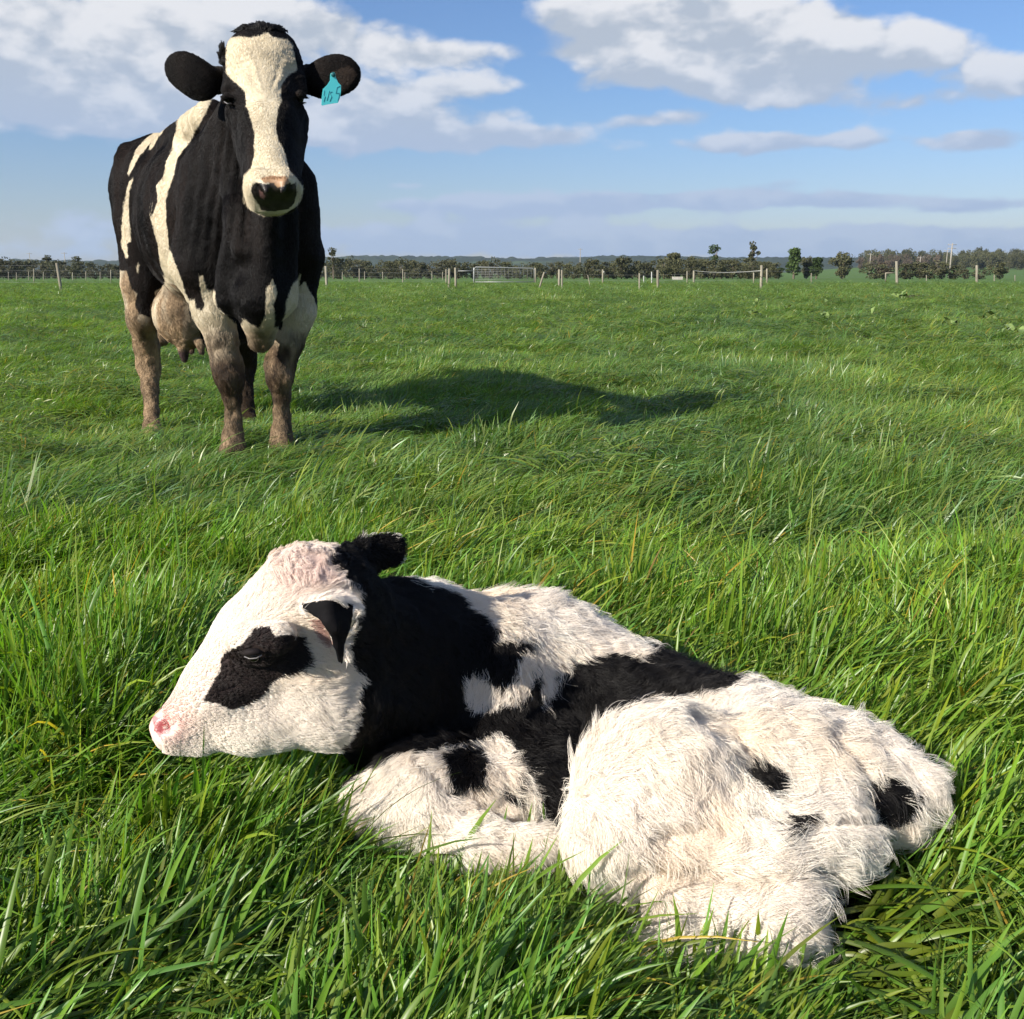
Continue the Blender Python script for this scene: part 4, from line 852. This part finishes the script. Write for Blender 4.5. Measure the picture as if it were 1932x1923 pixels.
# ------------------------------------------------------------------ the calf
def cC(pts): return [(226.4 + x * .3906, 943.4 + y * .3906) for x, y in pts]      # enlarged head
def cG(pts): return [(830.2 + x * .3125, 1056.6 + y * .3125) for x, y in pts]     # enlarged shoulder and flank
def cE(pts): return [(905.6 + x * .5079, 1132 + y * .5079) for x, y in pts]       # enlarged hind part
CALF_BLACK = [
    # neck
    cC([(1000, 300), (1030, 250), (1080, 200), (1300, 200), (1420, 390), (1560, 430), (1660, 450), (1700, 520), (1790, 590), (1830, 640)]) + cG([(400, 430), (350, 480), (300, 540), (210, 640), (130, 780), (150, 860), (230, 930), (330, 930), (400, 870), (450, 890), (530, 810), (560, 740), (640, 715), (620, 800), (625, 900), (660, 850), (740, 780), (700, 720), (780, 690), (815, 620), (870, 630), (1000, 575), (1100, 560), (1190, 580), (1240, 610), (1290, 570), (1285, 480), (1310, 500), (1400, 490), (1500, 525), (1600, 550), (1720, 590), (1860, 625), (1840, 700), (1740, 760), (1650, 810), (1560, 790), (1450, 830), (1300, 825), (1190, 850), (1080, 890), (1000, 935), (950, 1000), (880, 1060), (850, 1150), (830, 1300), (780, 1370), (750, 1500), (740, 1690), (690, 1690), (620, 1560), (600, 1400), (560, 1250), (510, 1430), (490, 1380), (520, 1300), (480, 1180), (430, 1110), (400, 1070), (330, 1070), (200, 1100), (80, 1120), (0, 1130)]) + cC([(1530, 1210), (1400, 1215), (1300, 1240), (1150, 1340), (1060, 1390), (1020, 1300), (1080, 1200), (1130, 1130), (1170, 1000), (1180, 860), (1130, 800), (1110, 700), (1140, 640), (1170, 520), (1150, 440), (1090, 380), (1040, 340)]),
    # lobe on the shoulder
    cG([(230, 560), (330, 500), (470, 490), (590, 505), (560, 560), (505, 560), (490, 640), (470, 720), (400, 800), (340, 790), (300, 720), (200, 700), (130, 760)]),
    cG([(80, 1130), (180, 1115), (270, 1120), (300, 1200), (290, 1300), (310, 1380), (200, 1380), (80, 1420), (60, 1300), (20, 1200)]),
    cG([(380, 1370), (440, 1400), (520, 1440), (500, 1490), (430, 1470)]),
    cE([(990, 610), (1040, 590), (1110, 620), (1165, 670), (1160, 700), (1120, 735), (1090, 710), (1040, 700), (1010, 660)]),
    cE([(1130, 800), (1190, 800), (1280, 795), (1240, 825), (1190, 850)]), cE([(1160, 820), (1215, 850), (1190, 895)]),  # gap between thigh and hock, its shade put into the coat colour
    cE([(1460, 680), (1520, 660), (1600, 690), (1635, 740), (1630, 800), (1560, 850), (1500, 860), (1480, 800), (1450, 740)]),
    cC([(650, 620), (725, 612), (750, 660), (830, 648), (900, 665), (912, 720), (935, 790), (870, 840), (760, 870), (700, 940), (640, 990), (530, 1010), (460, 980), (400, 970), (440, 900), (480, 830), (490, 770), (515, 735), (590, 700)]),
]
EAR_FAR = cC([(1020, 240), (1100, 190), (1200, 158), (1310, 155), (1380, 190), (1400, 240), (1370, 300), (1310, 350), (1230, 320), (1120, 285), (1040, 250)])
def calf_colour(p, r=None):
    n = len(p); x, y = proj(p); nearhead = x < 660
    a = np.where(nearhead, 2.2, 6.)
    x = x + vnoise(p, 55, 41, 2) * a; y = y + vnoise(p, 55, 42, 2) * a
    if r is not None: x = x + r.normal(0, 1, n) * a * .45; y = y + r.normal(0, 1, n) * a * .45
    b = np.zeros(n, bool)
    for i, q in enumerate(CALF_BLACK):
        k = inpoly(x, y, q)
        if i == 0: k &= (p[:, 1] > 1.07)
        if i == 8: k &= (p[:, 1] < 1.16)
        b |= k
    b &= ~inpoly(x, y, cG([(140, 800), (200, 735), (290, 760), (300, 850), (250, 905), (185, 880)])) | (vnoise(p, 80, 43, 2) > .5)
    b &= ~(inpoly(x, y, cG([(625, 720), (740, 740), (735, 790), (680, 820), (650, 900), (615, 900), (640, 800)])) & (vnoise(p, 90, 44, 2) > -.2))
    white = np.array((.74, .675, .60)) * (1 + .06 * vnoise(p, 14, 45, 3))[:, None]
    ye = np.clip(vnoise(p, 9, 46, 3), 0, 1)[:, None] * .55; white = white * (1 - ye) + np.array((.74, .60, .44)) * ye
    if r is not None: white = white * r.uniform(1.16, 1.32, (n, 1))
    pk = np.exp(-((x - 560) / 90) ** 2 - ((y - 1075) / 45) ** 2) * .30 * (x < 690) + np.exp(-((x - 300) / 52) ** 2 - ((y - 1362) / 48) ** 2) * .62 + np.exp(-((x - 370) / 60) ** 2 - ((y - 1300) / 60) ** 2) * .1
    pk = np.clip(pk * (1 + .5 * vnoise(p, 40, 47, 3)), 0, .8)[:, None]
    white = white * (1 - pk) + np.array((.70, .34, .29)) * pk
    blk = np.tile(BLACK * 1.6, (n, 1))
    ep = b & nearhead & (y > 1150); blk[ep] = np.array((.030, .022, .021)) * (1 + .3 * vnoise(p[ep], 60, 48, 2))[:, None]
    c = np.where(b[:, None], blk, white)
    pi_ = inpoly(x, y, cC([(925, 575), (985, 585), (1000, 640), (1030, 700), (1000, 710), (950, 660)])); c[pi_] = (.50, .32, .27)
    ef = inpoly(x, y, EAR_FAR) & (y < 1088) & (p[:, 1] > 1.15); c[ef] = BLACK
    return np.clip(c, .003, .93)

def build_calf():
    F = Field((-.68, .72, -.06), (.62, 1.72, .47), .0042)
    def cn(a, b, k=.02, **kw):
        (pa, ra), (pb, rb) = J(*a), J(*b); F.cone(pa, ra, pb, rb, k, **kw)
    # head
    cn((332, 1366, 1.09, 38), (420, 1292, 1.11, 66)); cn((420, 1292, 1.11, 66), (500, 1212, 1.13, 88)); cn((500, 1212, 1.13, 88), (585, 1142, 1.155, 98), .03)
    cn((585, 1142, 1.155, 98), (625, 1120, 1.20, 78), .03)
    cn((350, 1382, 1.095, 30), (480, 1352, 1.12, 60)); cn((480, 1352, 1.12, 60), (600, 1316, 1.14, 84), .03)
    cn((600, 1230, 1.13, 80), (620, 1310, 1.15, 80), .03)
    cn((455, 1208, 1.055, 26), (520, 1205, 1.05, 30), .03)                      # brow over the eye
    cn((450, 1235, 1.062, 12), (500, 1244, 1.056, 12), .012)
    cn((302, 1372, 1.085, 15), (312, 1390, 1.08, 16), .02); cn((318, 1400, 1.09, 16), (380, 1408, 1.09, 18), .015)
    cn((320, 1364, 1.066, 9), (308, 1376, 1.066, 11), .006, cut=True)            # nostril
    cn((320, 1398, 1.045, 2.5), (392, 1398, 1.042, 2), .006, cut=True)
    cn((476, 1232, 1.030, 12), (482, 1234, 1.030, 12), .008, cut=True)
    # neck
    cn((640, 1200, 1.2, 105), (790, 1240, 1.33, 142), .05); cn((660, 1300, 1.17, 80), (780, 1360, 1.28, 110), .05); cn((720, 1400, 1.22, 60), (850, 1430, 1.3, 80), .04)
    # trunk
    cn((890, 1288, 1.42, 164), (1000, 1304, 1.42, 172), .05); cn((1000, 1304, 1.42, 172), (1200, 1398, 1.36, 160), .04); cn((1200, 1398, 1.33, 160), (1400, 1444, 1.24, 142), .04)
    cn((1400, 1444, 1.22, 142), (1570, 1478, 1.15, 118), .04); cn((1570, 1478, 1.15, 118), (1680, 1500, 1.1, 84), .04)
    cn((930, 1255, 1.32, 100), (960, 1340, 1.30, 92), .05)
    cn((1010, 1440, 1.24, 95), (1060, 1560, 1.14, 70), .03); cn((1040, 1500, 1.16, 70), (1130, 1600, 1.08, 60), .03)
    # near hind leg: thigh, stifle, shank, hock, cannon
    cn((1480, 1490, 1.08, 128), (1240, 1488, 1.055, 150), .02, side=(0, 1, 0), sf=.8); cn((1240, 1480, 1.05, 145), (1180, 1570, 1.0, 100), .03); cn((1440, 1440, 1.14, 110), (1560, 1480, 1.09, 95), .05)
    cn((1180, 1575, 1.0, 92), (1420, 1620, .985, 104), .03); cn((1420, 1600, .99, 110), (1560, 1580, 1.0, 70), .03)
    cn((1545, 1560, 1.01, 72), (1600, 1600, 1.0, 42), .025)
    cn((1290, 1700, .955, 78), (1450, 1728, .94, 86), .03); cn((1440, 1740, .93, 84), (1490, 1775, .915, 56), .02); cn((1460, 1790, .905, 44), (1270, 1790, .90, 34), .02)
    cn((1270, 1790, .9, 32), (1210, 1800, .895, 36), .02)
    # folded fore leg
    cn((900, 1400, 1.27, 92), (970, 1500, 1.17, 82), .03); cn((970, 1520, 1.14, 74), (790, 1500, 1.12, 78), .03); cn((790, 1500, 1.12, 78), (705, 1510, 1.12, 56), .02)
    cn((790, 1490, 1.13, 72), (840, 1450, 1.17, 60), .03); cn((700, 1530, 1.1, 46), (900, 1600, 1.05, 42), .02); cn((900, 1600, 1.05, 42), (1010, 1600, 1.04, 40), .02)
    cn((1620, 1500, 1.07, 62), (1680, 1530, 1.06, 46), .03)
    # tail lying behind
    cn((1680, 1460, 1.1, 46), (1735, 1482, 1.08, 30), .02); cn((1733, 1482, 1.08, 30), (1765, 1508, 1.07, 16), .015)
    # far ear, standing up behind the poll
    p0, p1 = P(665, 1062, 1.235), P(742, 1032, 1.27); e = norm(p1 - p0); nn = norm(np.array([-.15, -1, .2])); nn = norm(nn - nn @ e * e); u = np.cross(nn, e)
    F.ell(P(708, 1040, 1.25), [e, u, nn], (.046, .0225, .008), .01); F.ell(P(735, 1042, 1.262), [e, u, nn], (.025, .025, .008), .01); F.cone(P(665, 1072, 1.235), .02, P(690, 1058, 1.24), .018, .015)
    # near ear, folded down
    Yb = 1.058
    a, b, c_, d, t = P(572, 1143, Yb - .004), P(618, 1138, Yb - .016), P(662, 1150, Yb), P(655, 1190, Yb - .014), P(645, 1252, Yb - .014)
    m_ = P(618, 1175, Yb - .028); th = .0042
    F.tri(a, b, m_, th, .006); F.tri(b, c_, d, th, .006); F.tri(b, d, m_, th, .006); F.tri(m_, d, t, th, .006)
    F.cone(a, .005, b, .007, .008); F.cone(b, .007, c_, .007, .008); F.cone(c_, .007, d, .006, .008); F.cone(b, .005, P(636, 1190, Yb - .030), .0045, .006)
    F.cone(P(640, 1150, 1.075), .016, P(655, 1165, 1.085), .014, .02)
    cn((598, 1178, 1.045, 10), (604, 1200, 1.048, 10), .006, cut=True)
    V, Q = F.mesh(3); V, Q = refine(V, Q); N_ = vert_normals(V, Q)
    x0, y0 = proj(V); fac = sstep(-.05, .25, ((np.array([0, 0, CAM_H]) - V) * N_).sum(1) / np.linalg.norm(V - [0, 0, CAM_H], axis=1)); dis = np.zeros(len(V))
    for pl, wd, dp in (([(1430, 1525), (1520, 1562), (1640, 1550)], 13, .017), ([(1170, 1650), (1300, 1655), (1420, 1668), (1570, 1650)], 17, .020), ([(1300, 1345), (1390, 1385), (1425, 1440)], 22, .012), ([(1570, 1380), (1620, 1440), (1650, 1490)], 20, .012), ([(1240, 1580), (1330, 1560), (1440, 1590)], 16, .009), ([(700, 1560), (850, 1565), (1000, 1590)], 12, .010), ([(790, 1430), (840, 1490), (930, 1520)], 12, .008), ([(1120, 1400), (1180, 1350), (1260, 1320)], 12, .010)):
        dm = np.full(len(V), 1e9)
        for (ax_, ay), (bx, by) in zip(pl[:-1], pl[1:]):
            t = np.clip(((x0 - ax_) * (bx - ax_) + (y0 - ay) * (by - ay)) / ((bx - ax_) ** 2 + (by - ay) ** 2), 0, 1); dm = np.minimum(dm, np.hypot(x0 - ax_ - t * (bx - ax_), y0 - ay - t * (by - ay)))
        dis += dp * np.exp(-(dm / wd) ** 2)
    V = V - N_ * (dis * fac)[:, None]; N_ = vert_normals(V, Q)
    V = V + N_ * ((.0045 * vnoise(V, 13, 51, 3) + .002 * vnoise(V, 40, 53, 2)) * (proj(V)[0] > 640))[:, None]; N_ = vert_normals(V, Q)
    root = thing('calf', (0, 1.2, 0)); tag(root, 'newborn black and white fluffy calf lying curled in the long grass', 'calf')
    off = np.array(root.location); x, y = proj(V)
    col = calf_colour(V)
    near_ear = inpoly(x, y, cC([(880, 500), (1000, 480), (1130, 500), (1120, 600), (1085, 700), (1075, 815), (1040, 780), (1020, 660), (960, 600), (900, 570), (885, 540)])) & (V[:, 1] < 1.075)
    col[near_ear] = (.0075, .007, .0078)
    inn = inpoly(x, y, cC([(930, 590), (985, 600), (1000, 640), (1020, 700), (1030, 760), (980, 720), (940, 660)])) & (V[:, 1] < 1.1) & ~near_ear
    col[inn] = (.50, .30, .26)
    nk = inpoly(x, y, cC([(150, 1030), (180, 1050), (230, 1055), (245, 1120), (200, 1130), (215, 1175), (170, 1120)])) ; col[nk] = (.62, .22, .22)
    nos = inpoly(x, y, cC([(165, 1075), (215, 1058), (245, 1090), (240, 1125), (200, 1130), (165, 1115)])); col[nos] = (.30, .06, .06)
    me = np_mesh('calf_body', V - off, Q); set_col(me, 'coat', col); set_f(me, 'wet', (nk | nos) * .8)
    skin = coat_mat('calf skin', .75, .05, bump=.25, bscale=80); body = link('body', me, root, skin)
    p, r = J(479, 1236, 1.050, 14); ball('eye', p - off, r, body, M_eye)
    rod('eyelid', [P(461, 1239, 1.026) - off, P(471, 1243, 1.0235) - off, P(484, 1242, 1.0235) - off, P(494, 1236, 1.026) - off], .0007, body, M_lash, 6)
    rod('eyelid', [P(455, 1234, 1.034) - off, P(468, 1231, 1.0245) - off, P(485, 1230, 1.0245) - off, P(500, 1233, 1.032) - off], np.array([.001, .0042, .0042, .001]), body, simple_mat('dark eyelid', (.014, .011, .011), .7, spec=.1), 10)
    flow = flow_field([(350, 1300, .6, -1), (420, 1180, .5, -1), (320, 1390, 1, 0), (480, 1120, .7, -.8), (560, 1060, 1, -.2), (640, 1080, 1, .5), (560, 1150, 1, -.1), (640, 1150, 1, .2), (480, 1260, 1, -.2), (560, 1300, 1, .1), (620, 1350, 1, .35), (420, 1390, 1, .2), (750, 1120, 1, .5), (800, 1250, .8, .6), (740, 1380, .5, 1), (900, 1150, 1, .2), (950, 1180, .6, .8), (930, 1260, -.5, 1), (1030, 1130, 1, -.2), (1100, 1170, 1, .3), (1000, 1200, -.5, .8), (1150, 1210, .9, .1), (1100, 1290, .3, 1), (1020, 1420, .3, 1),
                       (1250, 1230, 1, .3), (1350, 1250, 1, .3), (1200, 1340, .8, -.7), (1120, 1420, .4, -1), (1130, 1480, .9, .0), (1115, 1570, .2, 1), (1300, 1340, 1, -.2), (1250, 1420, 1, .25), (1200, 1500, .7, .8), (1320, 1450, .3, 1), (1400, 1500, .3, 1), (1450, 1400, 1, .5), (1520, 1330, 1, .2), (1620, 1370, 1, .3), (1720, 1440, .8, .9), (1560, 1450, 1, .5), (1500, 1530, 1, .1), (1600, 1600, 1, .4), (1400, 1620, 1, .2), (1250, 1620, .7, .9), (1350, 1700, 1, .1), (1500, 1760, 1, .6), (1780, 1490, .8, 1),
                       (700, 1480, -.4, .8), (760, 1440, -.2, .9), (820, 1440, -.5, .7), (880, 1450, -.8, .5), (940, 1430, .6, .8), (850, 1530, 1, .3), (950, 1550, 1, .5), (1000, 1600, .6, 1), (770, 1570, .4, 1)], 42)
    cam0 = np.array([0, 0, CAM_H])
    def dens(c, n):
        f = ((cam0 - c) * n).sum(1) / np.linalg.norm(cam0 - c, axis=1); x, y = proj(c)
        ear = inpoly(x, y, cC([(880, 500), (1000, 480), (1130, 500), (1120, 600), (1085, 700), (1075, 815), (1040, 780), (980, 760), (920, 640)])) & (c[:, 1] < 1.08)
        nose = (x < 306) | ((np.hypot(x - 480, y - 1234) < 17) & (c[:, 1] < 1.06)); nose |= (np.hypot(x - 313, y - 1370) < 20) & (c[:, 1] < 1.07)
        return np.where(f > -.2, 1., .3) * np.where(c[:, 2] < .02, .25, 1.) * np.where(ear, 0., 1.) * np.where(nose, 0.02, 1.) * np.where(x < 660, 1.7, 1.)
    def lenf(p, n):
        x, y = proj(p); L = .026 + .006 * vnoise(p, 7, 52, 2)
        L = np.where(x < 700, .0036 + .0125 * sstep(360, 620, x) + .007 * sstep(1150, 1070, y), L)
        L = np.where((x > 700) & (x < 900) & (y < 1400), .022, L)
        L = np.where((x < 670) & (y > 1240) & (x > 500), .018, L)
        L = np.where(np.hypot(x - 480, y - 1234) < 60, .005, L)
        L = np.where((y < 1085) & (x > 655) & (x < 780) & (p[:, 1] > 1.2) & (p[:, 1] < 1.3), .006, L)
        L = np.where((x > 870) & (x < 1110) & (y > 1150) & (y < 1370), L * .6, L)
        return L
    fur('fur', body, V, Q, N_, 330000, lenf, .00024, dens, flow, calf_colour, seg=7, lift=.22, curl=.15, wav=4.0, clump_n=24000, clump=.5, material=M_hair, seed=9).location = -off
    def dens2(c, n): x, y = proj(c); return ((c[:, 1] < 1.25) & (y < 1105 + 12 * vnoise(c, 30, 62, 2)) & (x > 505) & (x < 690) & (n[:, 2] > .1)) * 1.
    def dens3(c, n):
        x, y = proj(c); return (x > 690) * ~((y < 1090) & (c[:, 1] > 1.2) & (c[:, 1] < 1.31) & (x < 790)) * np.where(c[:, 2] < .03, .3, 1.) * 1.
    fur('guard_hair', body, V, Q, N_, 26000, lambda p, n: np.where(proj(p)[0] < 900, .026, .040), .00026, dens3, flow, calf_colour, seg=8, lift=.5, curl=.26, wav=5., clump_n=2600, clump=.8, material=M_hair, seed=23).location = -off
    fur('forelock', body, V, Q, N_, 16000, lambda p, n: np.full(len(p), .017), .00028, dens2, flow_field([(540, 1060, .9, -.5), (600, 1040, 1, .1), (660, 1060, 1, .6), (600, 1090, 1, 0)], 30), calf_colour, seg=8, lift=.6, curl=.4, wav=6., clump_n=1400, clump=.7, material=M_hair, seed=19).location = -off
    return F
CALF_F = build_calf()
# ------------------------------------------------------------------ grass
LIB = bpy.data.collections.new('grass_tufts')        # source tufts, instanced over the ground, never linked to the scene
def tuft(name, nb, R, H, W, seg, lean, seed, fold=True, yellow=.06, base_col=(.15, .245, .034)):
    r = np.random.default_rng(seed); rows = []; V = []; F = []; col = []; al = []
    rr = R * np.sqrt(r.random(nb)); th = r.uniform(0, 2 * math.pi, nb); bx, by = rr * np.cos(th), rr * np.sin(th)
    h = H * np.clip(r.normal(1, .28, nb), .35, 1.7); w = W * r.uniform(.45, 1.5, nb)
    a0 = np.clip(r.normal(lean * .45, .22, nb), -.3, 1.1); a1 = a0 + np.clip(r.normal(lean * 1.05, .4, nb), -.2, 2.0)
    ad = r.normal(0, .55, nb)
    k = 3 if fold else 2; base = 0
    for i in range(nb):
        ps = [np.zeros(3)]; ds = []
        for s in range(seg):
            t = a0[i] + (a1[i] - a0[i]) * ((s + .5) / seg) ** 1.2; d = np.array([math.sin(t), 0, math.cos(t)]); ds.append(d); ps.append(ps[-1] + d * h[i] / seg)
        ds.append(ds[-1]); ps = np.array(ps); tw = r.uniform(-.9, .9)
        c, s_ = math.cos(ad[i]), math.sin(ad[i]); Rz = np.array([[c, -s_, 0], [s_, c, 0], [0, 0, 1]])
        q = r.random()
        if q < yellow: cl = lin(200, 165, 70) * r.uniform(.5, .9)
        elif q < yellow * 1.15: cl = np.array((.22, .13, .05))
        else: cl = np.array(base_col) * r.uniform(.65, 1.35) * np.array((r.uniform(.75, 1.4), 1, r.uniform(.6, 1.7)))
        for s in range(seg + 1):
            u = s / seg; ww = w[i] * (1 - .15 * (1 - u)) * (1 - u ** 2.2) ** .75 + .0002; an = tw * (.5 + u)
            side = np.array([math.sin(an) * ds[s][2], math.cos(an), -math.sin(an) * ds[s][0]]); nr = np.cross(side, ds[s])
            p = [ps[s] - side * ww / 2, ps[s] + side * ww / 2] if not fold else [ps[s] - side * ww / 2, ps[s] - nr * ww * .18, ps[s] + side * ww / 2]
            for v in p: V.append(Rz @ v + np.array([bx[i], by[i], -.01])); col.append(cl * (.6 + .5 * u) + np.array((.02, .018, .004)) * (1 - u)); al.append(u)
        for s in range(seg):
            for j in range(k - 1):
                b = base + s * k + j; F.append((b, b + 1, b + k + 1, b + k))
        base += (seg + 1) * k
    me = np_mesh(name, np.array(V), np.array(F)); set_col(me, 'tint', np.array(col)); me.materials.append(M_grass)
    o = bpy.data.objects.new(name, me); LIB.objects.link(o); return o
NV = 8
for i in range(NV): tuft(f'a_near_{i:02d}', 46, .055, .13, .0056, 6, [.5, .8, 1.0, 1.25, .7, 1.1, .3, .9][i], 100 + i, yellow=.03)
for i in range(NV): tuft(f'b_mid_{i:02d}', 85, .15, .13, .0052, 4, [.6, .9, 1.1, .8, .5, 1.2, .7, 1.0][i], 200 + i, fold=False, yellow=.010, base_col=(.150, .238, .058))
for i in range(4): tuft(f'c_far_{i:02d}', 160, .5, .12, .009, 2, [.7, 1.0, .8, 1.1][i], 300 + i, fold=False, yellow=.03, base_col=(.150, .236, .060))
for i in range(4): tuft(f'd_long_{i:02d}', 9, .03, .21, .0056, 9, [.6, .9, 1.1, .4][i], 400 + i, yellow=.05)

def scatter(name, label, pts, rot, scl, idx):
    me = bpy.data.meshes.new(name); me.vertices.add(len(pts)); me.vertices.foreach_set('co', np.asarray(pts, np.float32).ravel())
    a = me.attributes.new('rot', 'FLOAT_VECTOR', 'POINT'); a.data.foreach_set('vector', np.asarray(rot, np.float32).ravel())
    a = me.attributes.new('scl', 'FLOAT_VECTOR', 'POINT'); a.data.foreach_set('vector', np.asarray(scl, np.float32).ravel())
    set_f(me, 'idx', idx, typ='INT')
    o = link(name, me); tag(o, label, 'grass', kind='stuff')
    g = bpy.data.node_groups.new(name, 'GeometryNodeTree')
    g.interface.new_socket('Geometry', in_out='INPUT', socket_type='NodeSocketGeometry'); g.interface.new_socket('Geometry', in_out='OUTPUT', socket_type='NodeSocketGeometry')
    n = g.nodes; gi = n.new('NodeGroupInput'); go = n.new('NodeGroupOutput'); ip = n.new('GeometryNodeInstanceOnPoints'); ci = n.new('GeometryNodeCollectionInfo')
    ci.inputs['Collection'].default_value = LIB; ci.inputs['Separate Children'].default_value = True; ci.inputs['Reset Children'].default_value = True
    def na(nm, t): q = n.new('GeometryNodeInputNamedAttribute'); q.data_type = t; q.inputs['Name'].default_value = nm; return q.outputs['Attribute']
    g.links.new(gi.outputs[0], ip.inputs['Points']); g.links.new(ci.outputs[0], ip.inputs['Instance']); ip.inputs['Pick Instance'].default_value = True
    g.links.new(na('idx', 'INT'), ip.inputs['Instance Index']); g.links.new(na('scl', 'FLOAT_VECTOR'), ip.inputs['Scale'])
    er = n.new('FunctionNodeEulerToRotation'); g.links.new(na('rot', 'FLOAT_VECTOR'), er.inputs[0]); g.links.new(er.outputs[0], ip.inputs['Rotation'])
    g.links.new(ip.outputs[0], go.inputs[0]); md = o.modifiers.new('scatter', 'NODES'); md.node_group = g
    return o
def ring(y0, y1, spacing, margin=.35):
    """jittered points on the ground in the strip the camera can see, with a margin at the sides"""
    ys = []; out = []
    y = y0
    nx = int((2 * (y1 * .56 + margin)) / spacing) + 1; ny = int((y1 - y0) / spacing) + 1
    gx, gy = np.meshgrid(np.arange(nx), np.arange(ny)); X = -(y1 * .56 + margin) + (gx + rng.random(gx.shape)) * spacing; Yv = y0 + (gy + rng.random(gx.shape)) * spacing
    k = (np.abs(X) < Yv * .56 + margin) & (Yv < y1); return np.c_[X[k], Yv[k]]
def field_attrs(p, big, idx, hb=1., jit=.5):
    n = len(p); x, y = p[:, 0], p[:, 1]
    wind = -.05 + .8 * vnoise(p, .9, 71, 2) + .8 * vnoise(p, 3.2, 72, 2) + .8 * vnoise(p, 8.0, 75, 1)                      # direction the blades lie towards (0 = right)
    H = (.86 + .46 * vnoise(p, 2.2, 73, 3) + .26 * vnoise(p, 7.0, 76, 1)) * hb
    tilt = np.clip(.2 + .45 * vnoise(p, 2.6, 74, 2) + .3 * vnoise(p, 7.5, 77, 1), -.1, .95)
    z = terrain(x, y)
    rz = wind + rng.normal(0, jit, n)
    rot = np.c_[rng.normal(0, .08, n), tilt + rng.normal(0, .1, n), rz]
    s = np.clip(rng.normal(1, .14, n), .6, 1.5)
    return np.c_[x, y, z], rot, np.c_[s, s, s * np.clip(H, .45, 1.6)], idx
def avoid(p, grow=.0):
    q = np.c_[p, np.full(len(p), .035)]; inside = (p[:, 0] > CALF_F.lo[0]) & (p[:, 0] < CALF_F.ax[0][-1]) & (p[:, 1] > CALF_F.lo[1]) & (p[:, 1] < CALF_F.ax[1][-1])
    d = np.full(len(p), 1.); d[inside] = np.minimum(CALF_F.at(q[inside]), CALF_F.at(q[inside] + [0, 0, .04])); return d > grow
# near sward
p = ring(.64, 2.6, .0265, .25); p = p[avoid(p, .006)]; p = p[(vnoise(p, 5.5, 78, 2) > -.38) | (rng.random(len(p)) < .3)]
P3, ro, sc, ix = field_attrs(p, 0, rng.integers(0, NV, len(p)), 1.0)
sc[:, 2] *= 1 - .42 * sstep(1.35, 2.5, p[:, 1])
front = sstep(1.15, .95, p[:, 1]) * (np.abs(p[:, 0]) < .75) ; sc[:, 2] *= 1 - .18 * front
x_, y_ = p[:, 0], p[:, 1]
lee = (x_ > .08) & (x_ < .36) & (y_ < .95); ro[lee, 1] *= .5; sc[lee, 2] *= .6
cf = (y_ < 1.12) & (x_ < -.26) & (x_ > -.5) & (y_ > .86); sc[cf, 2] *= 1.4; kn = (x_ > -.26) & (x_ < -.05) & (y_ < 1.12); sc[kn, 2] *= .8
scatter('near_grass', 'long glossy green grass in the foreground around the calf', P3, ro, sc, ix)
p = ring(.68, 2.8, .10, .2); p = p[avoid(p, .012)]; P3, ro, sc, ix = field_attrs(p, 0, 2 * NV + 4 + rng.integers(0, 4, len(p)), 1.0, .9); 
sc *= (1 - .5 * sstep(1.4, 2.8, p[:, 1]))[:, None]; k = (p[:, 1] < 1.2) & (p[:, 0] > -.45) & (p[:, 0] < .5); sc[k] *= .72; k2 = (p[:, 1] < 1.05) & (p[:, 0] > .04) & (p[:, 0] < .45); sc[k2] *= .5
scatter('long_grass', 'single long grass blades arching over the sward', P3, ro, sc, ix)
p = ring(2.55, 9, .063, .5); p = p[(vnoise(p, 3.5, 79, 2) > -.5) | (rng.random(len(p)) < .45)]; P3, ro, sc, ix = field_attrs(p, 0, NV + rng.integers(0, NV, len(p)), .72); sc[:, 2] *= 1 - .28 * sstep(2.7, 4.0, p[:, 1]); 
for fx, fy in ((-1.1, 3.86), (-.88, 3.92), (-1.72, 4.72)): sc[:, 2] *= 1 - .72 * np.exp(-((p[:, 0] - fx) ** 2 + (p[:, 1] - fy + .12) ** 2) / .05)
sc[:, 2] *= 1 + .3 * sstep(.12, .4, p[:, 0] / p[:, 1])
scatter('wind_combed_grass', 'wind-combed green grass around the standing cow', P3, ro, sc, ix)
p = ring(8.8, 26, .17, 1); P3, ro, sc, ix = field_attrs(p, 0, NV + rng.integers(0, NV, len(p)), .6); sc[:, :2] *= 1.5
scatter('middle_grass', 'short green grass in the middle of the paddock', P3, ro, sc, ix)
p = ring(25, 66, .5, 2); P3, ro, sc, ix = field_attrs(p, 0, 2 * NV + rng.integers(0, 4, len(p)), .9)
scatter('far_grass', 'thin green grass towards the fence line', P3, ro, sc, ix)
